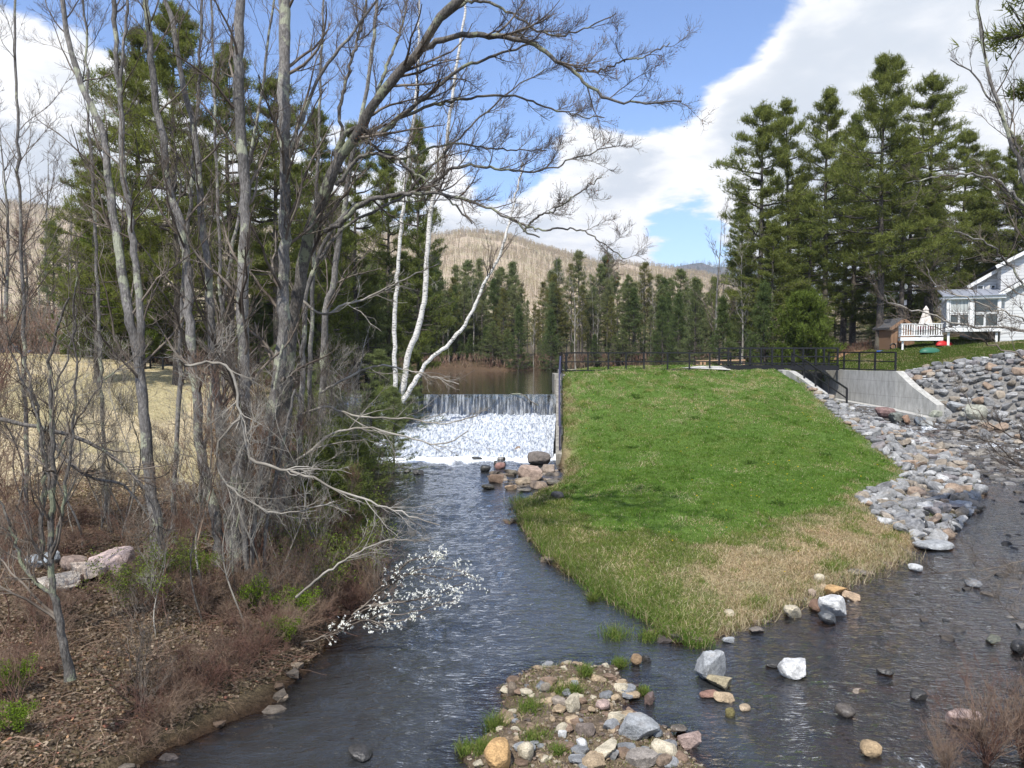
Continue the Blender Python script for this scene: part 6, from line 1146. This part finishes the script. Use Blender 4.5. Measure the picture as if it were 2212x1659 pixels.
# deck
dk = thing('deck', 'white wooden deck with balusters standing left of the glazed porch', 'deck', HO, rz=HA)
dx0, dx1, zd = -2.7, -.12, hz(729, 51) - .0
Geo().box(((dx0 + dx1) / 2, 1.7, zd - .1), (dx1 - dx0, 2.6, .24)).build('floor', M['white'], dk)
Geo().box(((dx0 + dx1) / 2, .42, zd + .93), (dx1 - dx0, .1, .06)).build('top_rail', M['white'], dk); Geo().box(((dx0 + dx1) / 2, .42, zd + .14), (dx1 - dx0 - .02, .06, .06)).build('rail', M['white'], dk)
Geo().box((dx0 + .05, 1.7, zd + .93), (.1, 2.45, .058)).build('top_rail', M['white'], dk)
for i in range(17): x = dx0 + .1 + i * (dx1 - dx0 - .2) / 16; Geo().box((x, .42, zd + .535), (.06 if i % 5 else .11, .05, .73)).build('baluster', M['white'], dk)
for i in range(8): Geo().box((dx0 + .05, .75 + i * .3, zd + .5), (.05, .06, .8)).build('baluster', M['white'], dk)
for x in (dx0 + .15, dx1 - .2): Geo().box((x, .6, zd - .6), (.12, .12, .8)).build('stilt', M['white'], dk)
# closed umbrella
ub = HO + np.array([math.cos(HA) * -1.1 - math.sin(HA) * 1.4, math.sin(HA) * -1.1 + math.cos(HA) * 1.4, zd + .03]); um = thing('patio_umbrella', 'closed cream patio umbrella with a maroon hem on the white deck', 'umbrella', ub)
def lathe(prof, n=16, fold=0.): 
    a = np.arange(n) / n * 2 * np.pi; V = [((r * (1 + fold * (k % 2))) * math.cos(t), (r * (1 + fold * (k % 2))) * math.sin(t), z) for r, z in prof for k, t in enumerate(a)]
    i = np.arange(len(prof) - 1)[:, None] * n; j = np.arange(n)[None]; return Geo().add(V, np.stack([i + j, i + (j + 1) % n, i + n + (j + 1) % n, i + n + j], -1).reshape(-1, 4))
lathe([(.50, .75), (.42, 1.0), (.28, 1.45), (.16, 1.85), (.2, 1.9), (.06, 2.12), (.01, 2.2)], 18, -.25).build('canopy', M['canvas'], um); lathe([(.46, .56), (.52, .76)], 18, -.25).build('hem', M['maroon'], um); lathe([(.03, 0), (.03, 2.1)], 8).build('pole', M['grey_paint'], um); lathe([(.28, 0), (.26, .08), (.04, .12)], 14).build('base', M['grey_paint'], um)
sb = P(1950, 741, 54); sb[2] = Hw(sb[0], sb[1]) + .1; sh = thing('shed', 'small brown board shed with a low gable roof behind the deck', 'shed', sb)
hw_, he, hr = .85, 1.25, 1.85; gable(sh, 's', -hw_, hw_, 0, 2.4, -.4, he, hr, .15, 'board', 'board'); Geo().box((.1, -.03, .45), (.6, .05, 1.0)).build('door', M['board'], sh)
# loose things on the lawn
def canoe(lb, px, py, Y, L, mt, rz):
    b_ = P(px, py, Y); b_[2] = Hw(b_[0], b_[1]) + .02; t = thing('canoe', lb, 'canoe', b_, rz=rz); s = np.linspace(-1, 1, 15); w_ = .38 * (1 - s ** 2) ** .6 + .01; V = []
    for k, (si, wi) in enumerate(zip(s, w_)):
        for a in np.linspace(0, math.pi, 9): V.append((si * L / 2, math.cos(a) * wi, math.sin(a) * .34 * (1 - .55 * si ** 4) * (wi / .39) ** .3))
    i = np.arange(14)[:, None] * 9; j = np.arange(8)[None]; Geo().add(V, np.stack([i + j, i + j + 1, i + 10 + j, i + 9 + j], -1).reshape(-1, 4)).build('hull', M[mt], t, smooth=True); Geo().bar((-L / 2, 0, .03), (L / 2, 0, .03), .03, .04).build('keel', M[mt], t)
canoe('green upturned canoe lying on the grass in front of the deck', 2009, 747, 48.5, 1.5, 'green_plastic', R(10)); canoe('red upturned kayak lying under the porch', 2040, 738, 50.6, 1.5, 'red_paint', R(25))
b = P(1900, 748, 54); b[2] = Hw(b[0], b[1]); simple('tarp', 'small crumpled blue tarp on the lawn near the big pine', 'tarp', b, [('sheet', Geo().add(rock_shape(5, rough=.08)[0] * (.3, .2, .16) + (0, 0, .03), rock_shape(5)[1]), 'blue_plastic')])
b = P(1929, 740, 54); b[2] = Hw(b[0], b[1]); t = thing('wheelbarrow', 'dark upended wheelbarrow leaning beside the shed', 'wheelbarrow', b)
a_ = np.linspace(0, 2 * np.pi, 21); tubes(np.stack([np.cos(a_) * .2, a_ * 0, np.sin(a_) * .2 + .24], 1)[None], np.full((1, 21), .045), 6).build('wheel', M['black'], t)
Geo().add(rock_shape(8, rough=.01, planes=7)[0] * (.16, .4, .32) + (.12, .3, .36), ICO3[1]).build('tray', M['grey_paint'], t); Geo().bar((0, 0, .24), (.05, .9, .1), .04, .04).build('handle', M['black'], t)
b = HO + np.array([-.2, 2.3, zd]); simple('deck_chair', 'maroon folding chair on the deck beside the porch', 'chair', b, [('seat', Geo().box((0, 0, .42), (.5, .45, .05)), 'maroon'), ('backrest', Geo().box((0, .24, .78), (.5, .05, .68)), 'maroon')] + [('leg', Geo().box((x, y, .2), (.04, .04, .4)), 'grey_paint') for x in (-.2, .2) for y in (-.18, .18)])

# the prototypes that were never stood anywhere go away
for t in PROTO:
    if not t.get('_used'):
        for c_ in list(t.children): bpy.data.objects.remove(c_)
        bpy.data.objects.remove(t)
for o in S.objects:
    for k_ in ('_h', '_used'):
        if k_ in o: del o[k_]

# ---------------------------------------------------------------- thin spring air between the viewer and the hills
hm, ht = newmat('haze_air'); ht.n('ShaderNodeOutputMaterial', {'Volume': ht.n('ShaderNodeVolumePrincipled', {'Color': (.82, .88, 1.0, 1), 'Density': .00017, 'Anisotropy': .2})})
tag(Geo().box((0, 1900, 180), (9000, 4200, 380.)).build('haze', hm), kind='stuff', label='thin pale air between the viewer and the far hills')
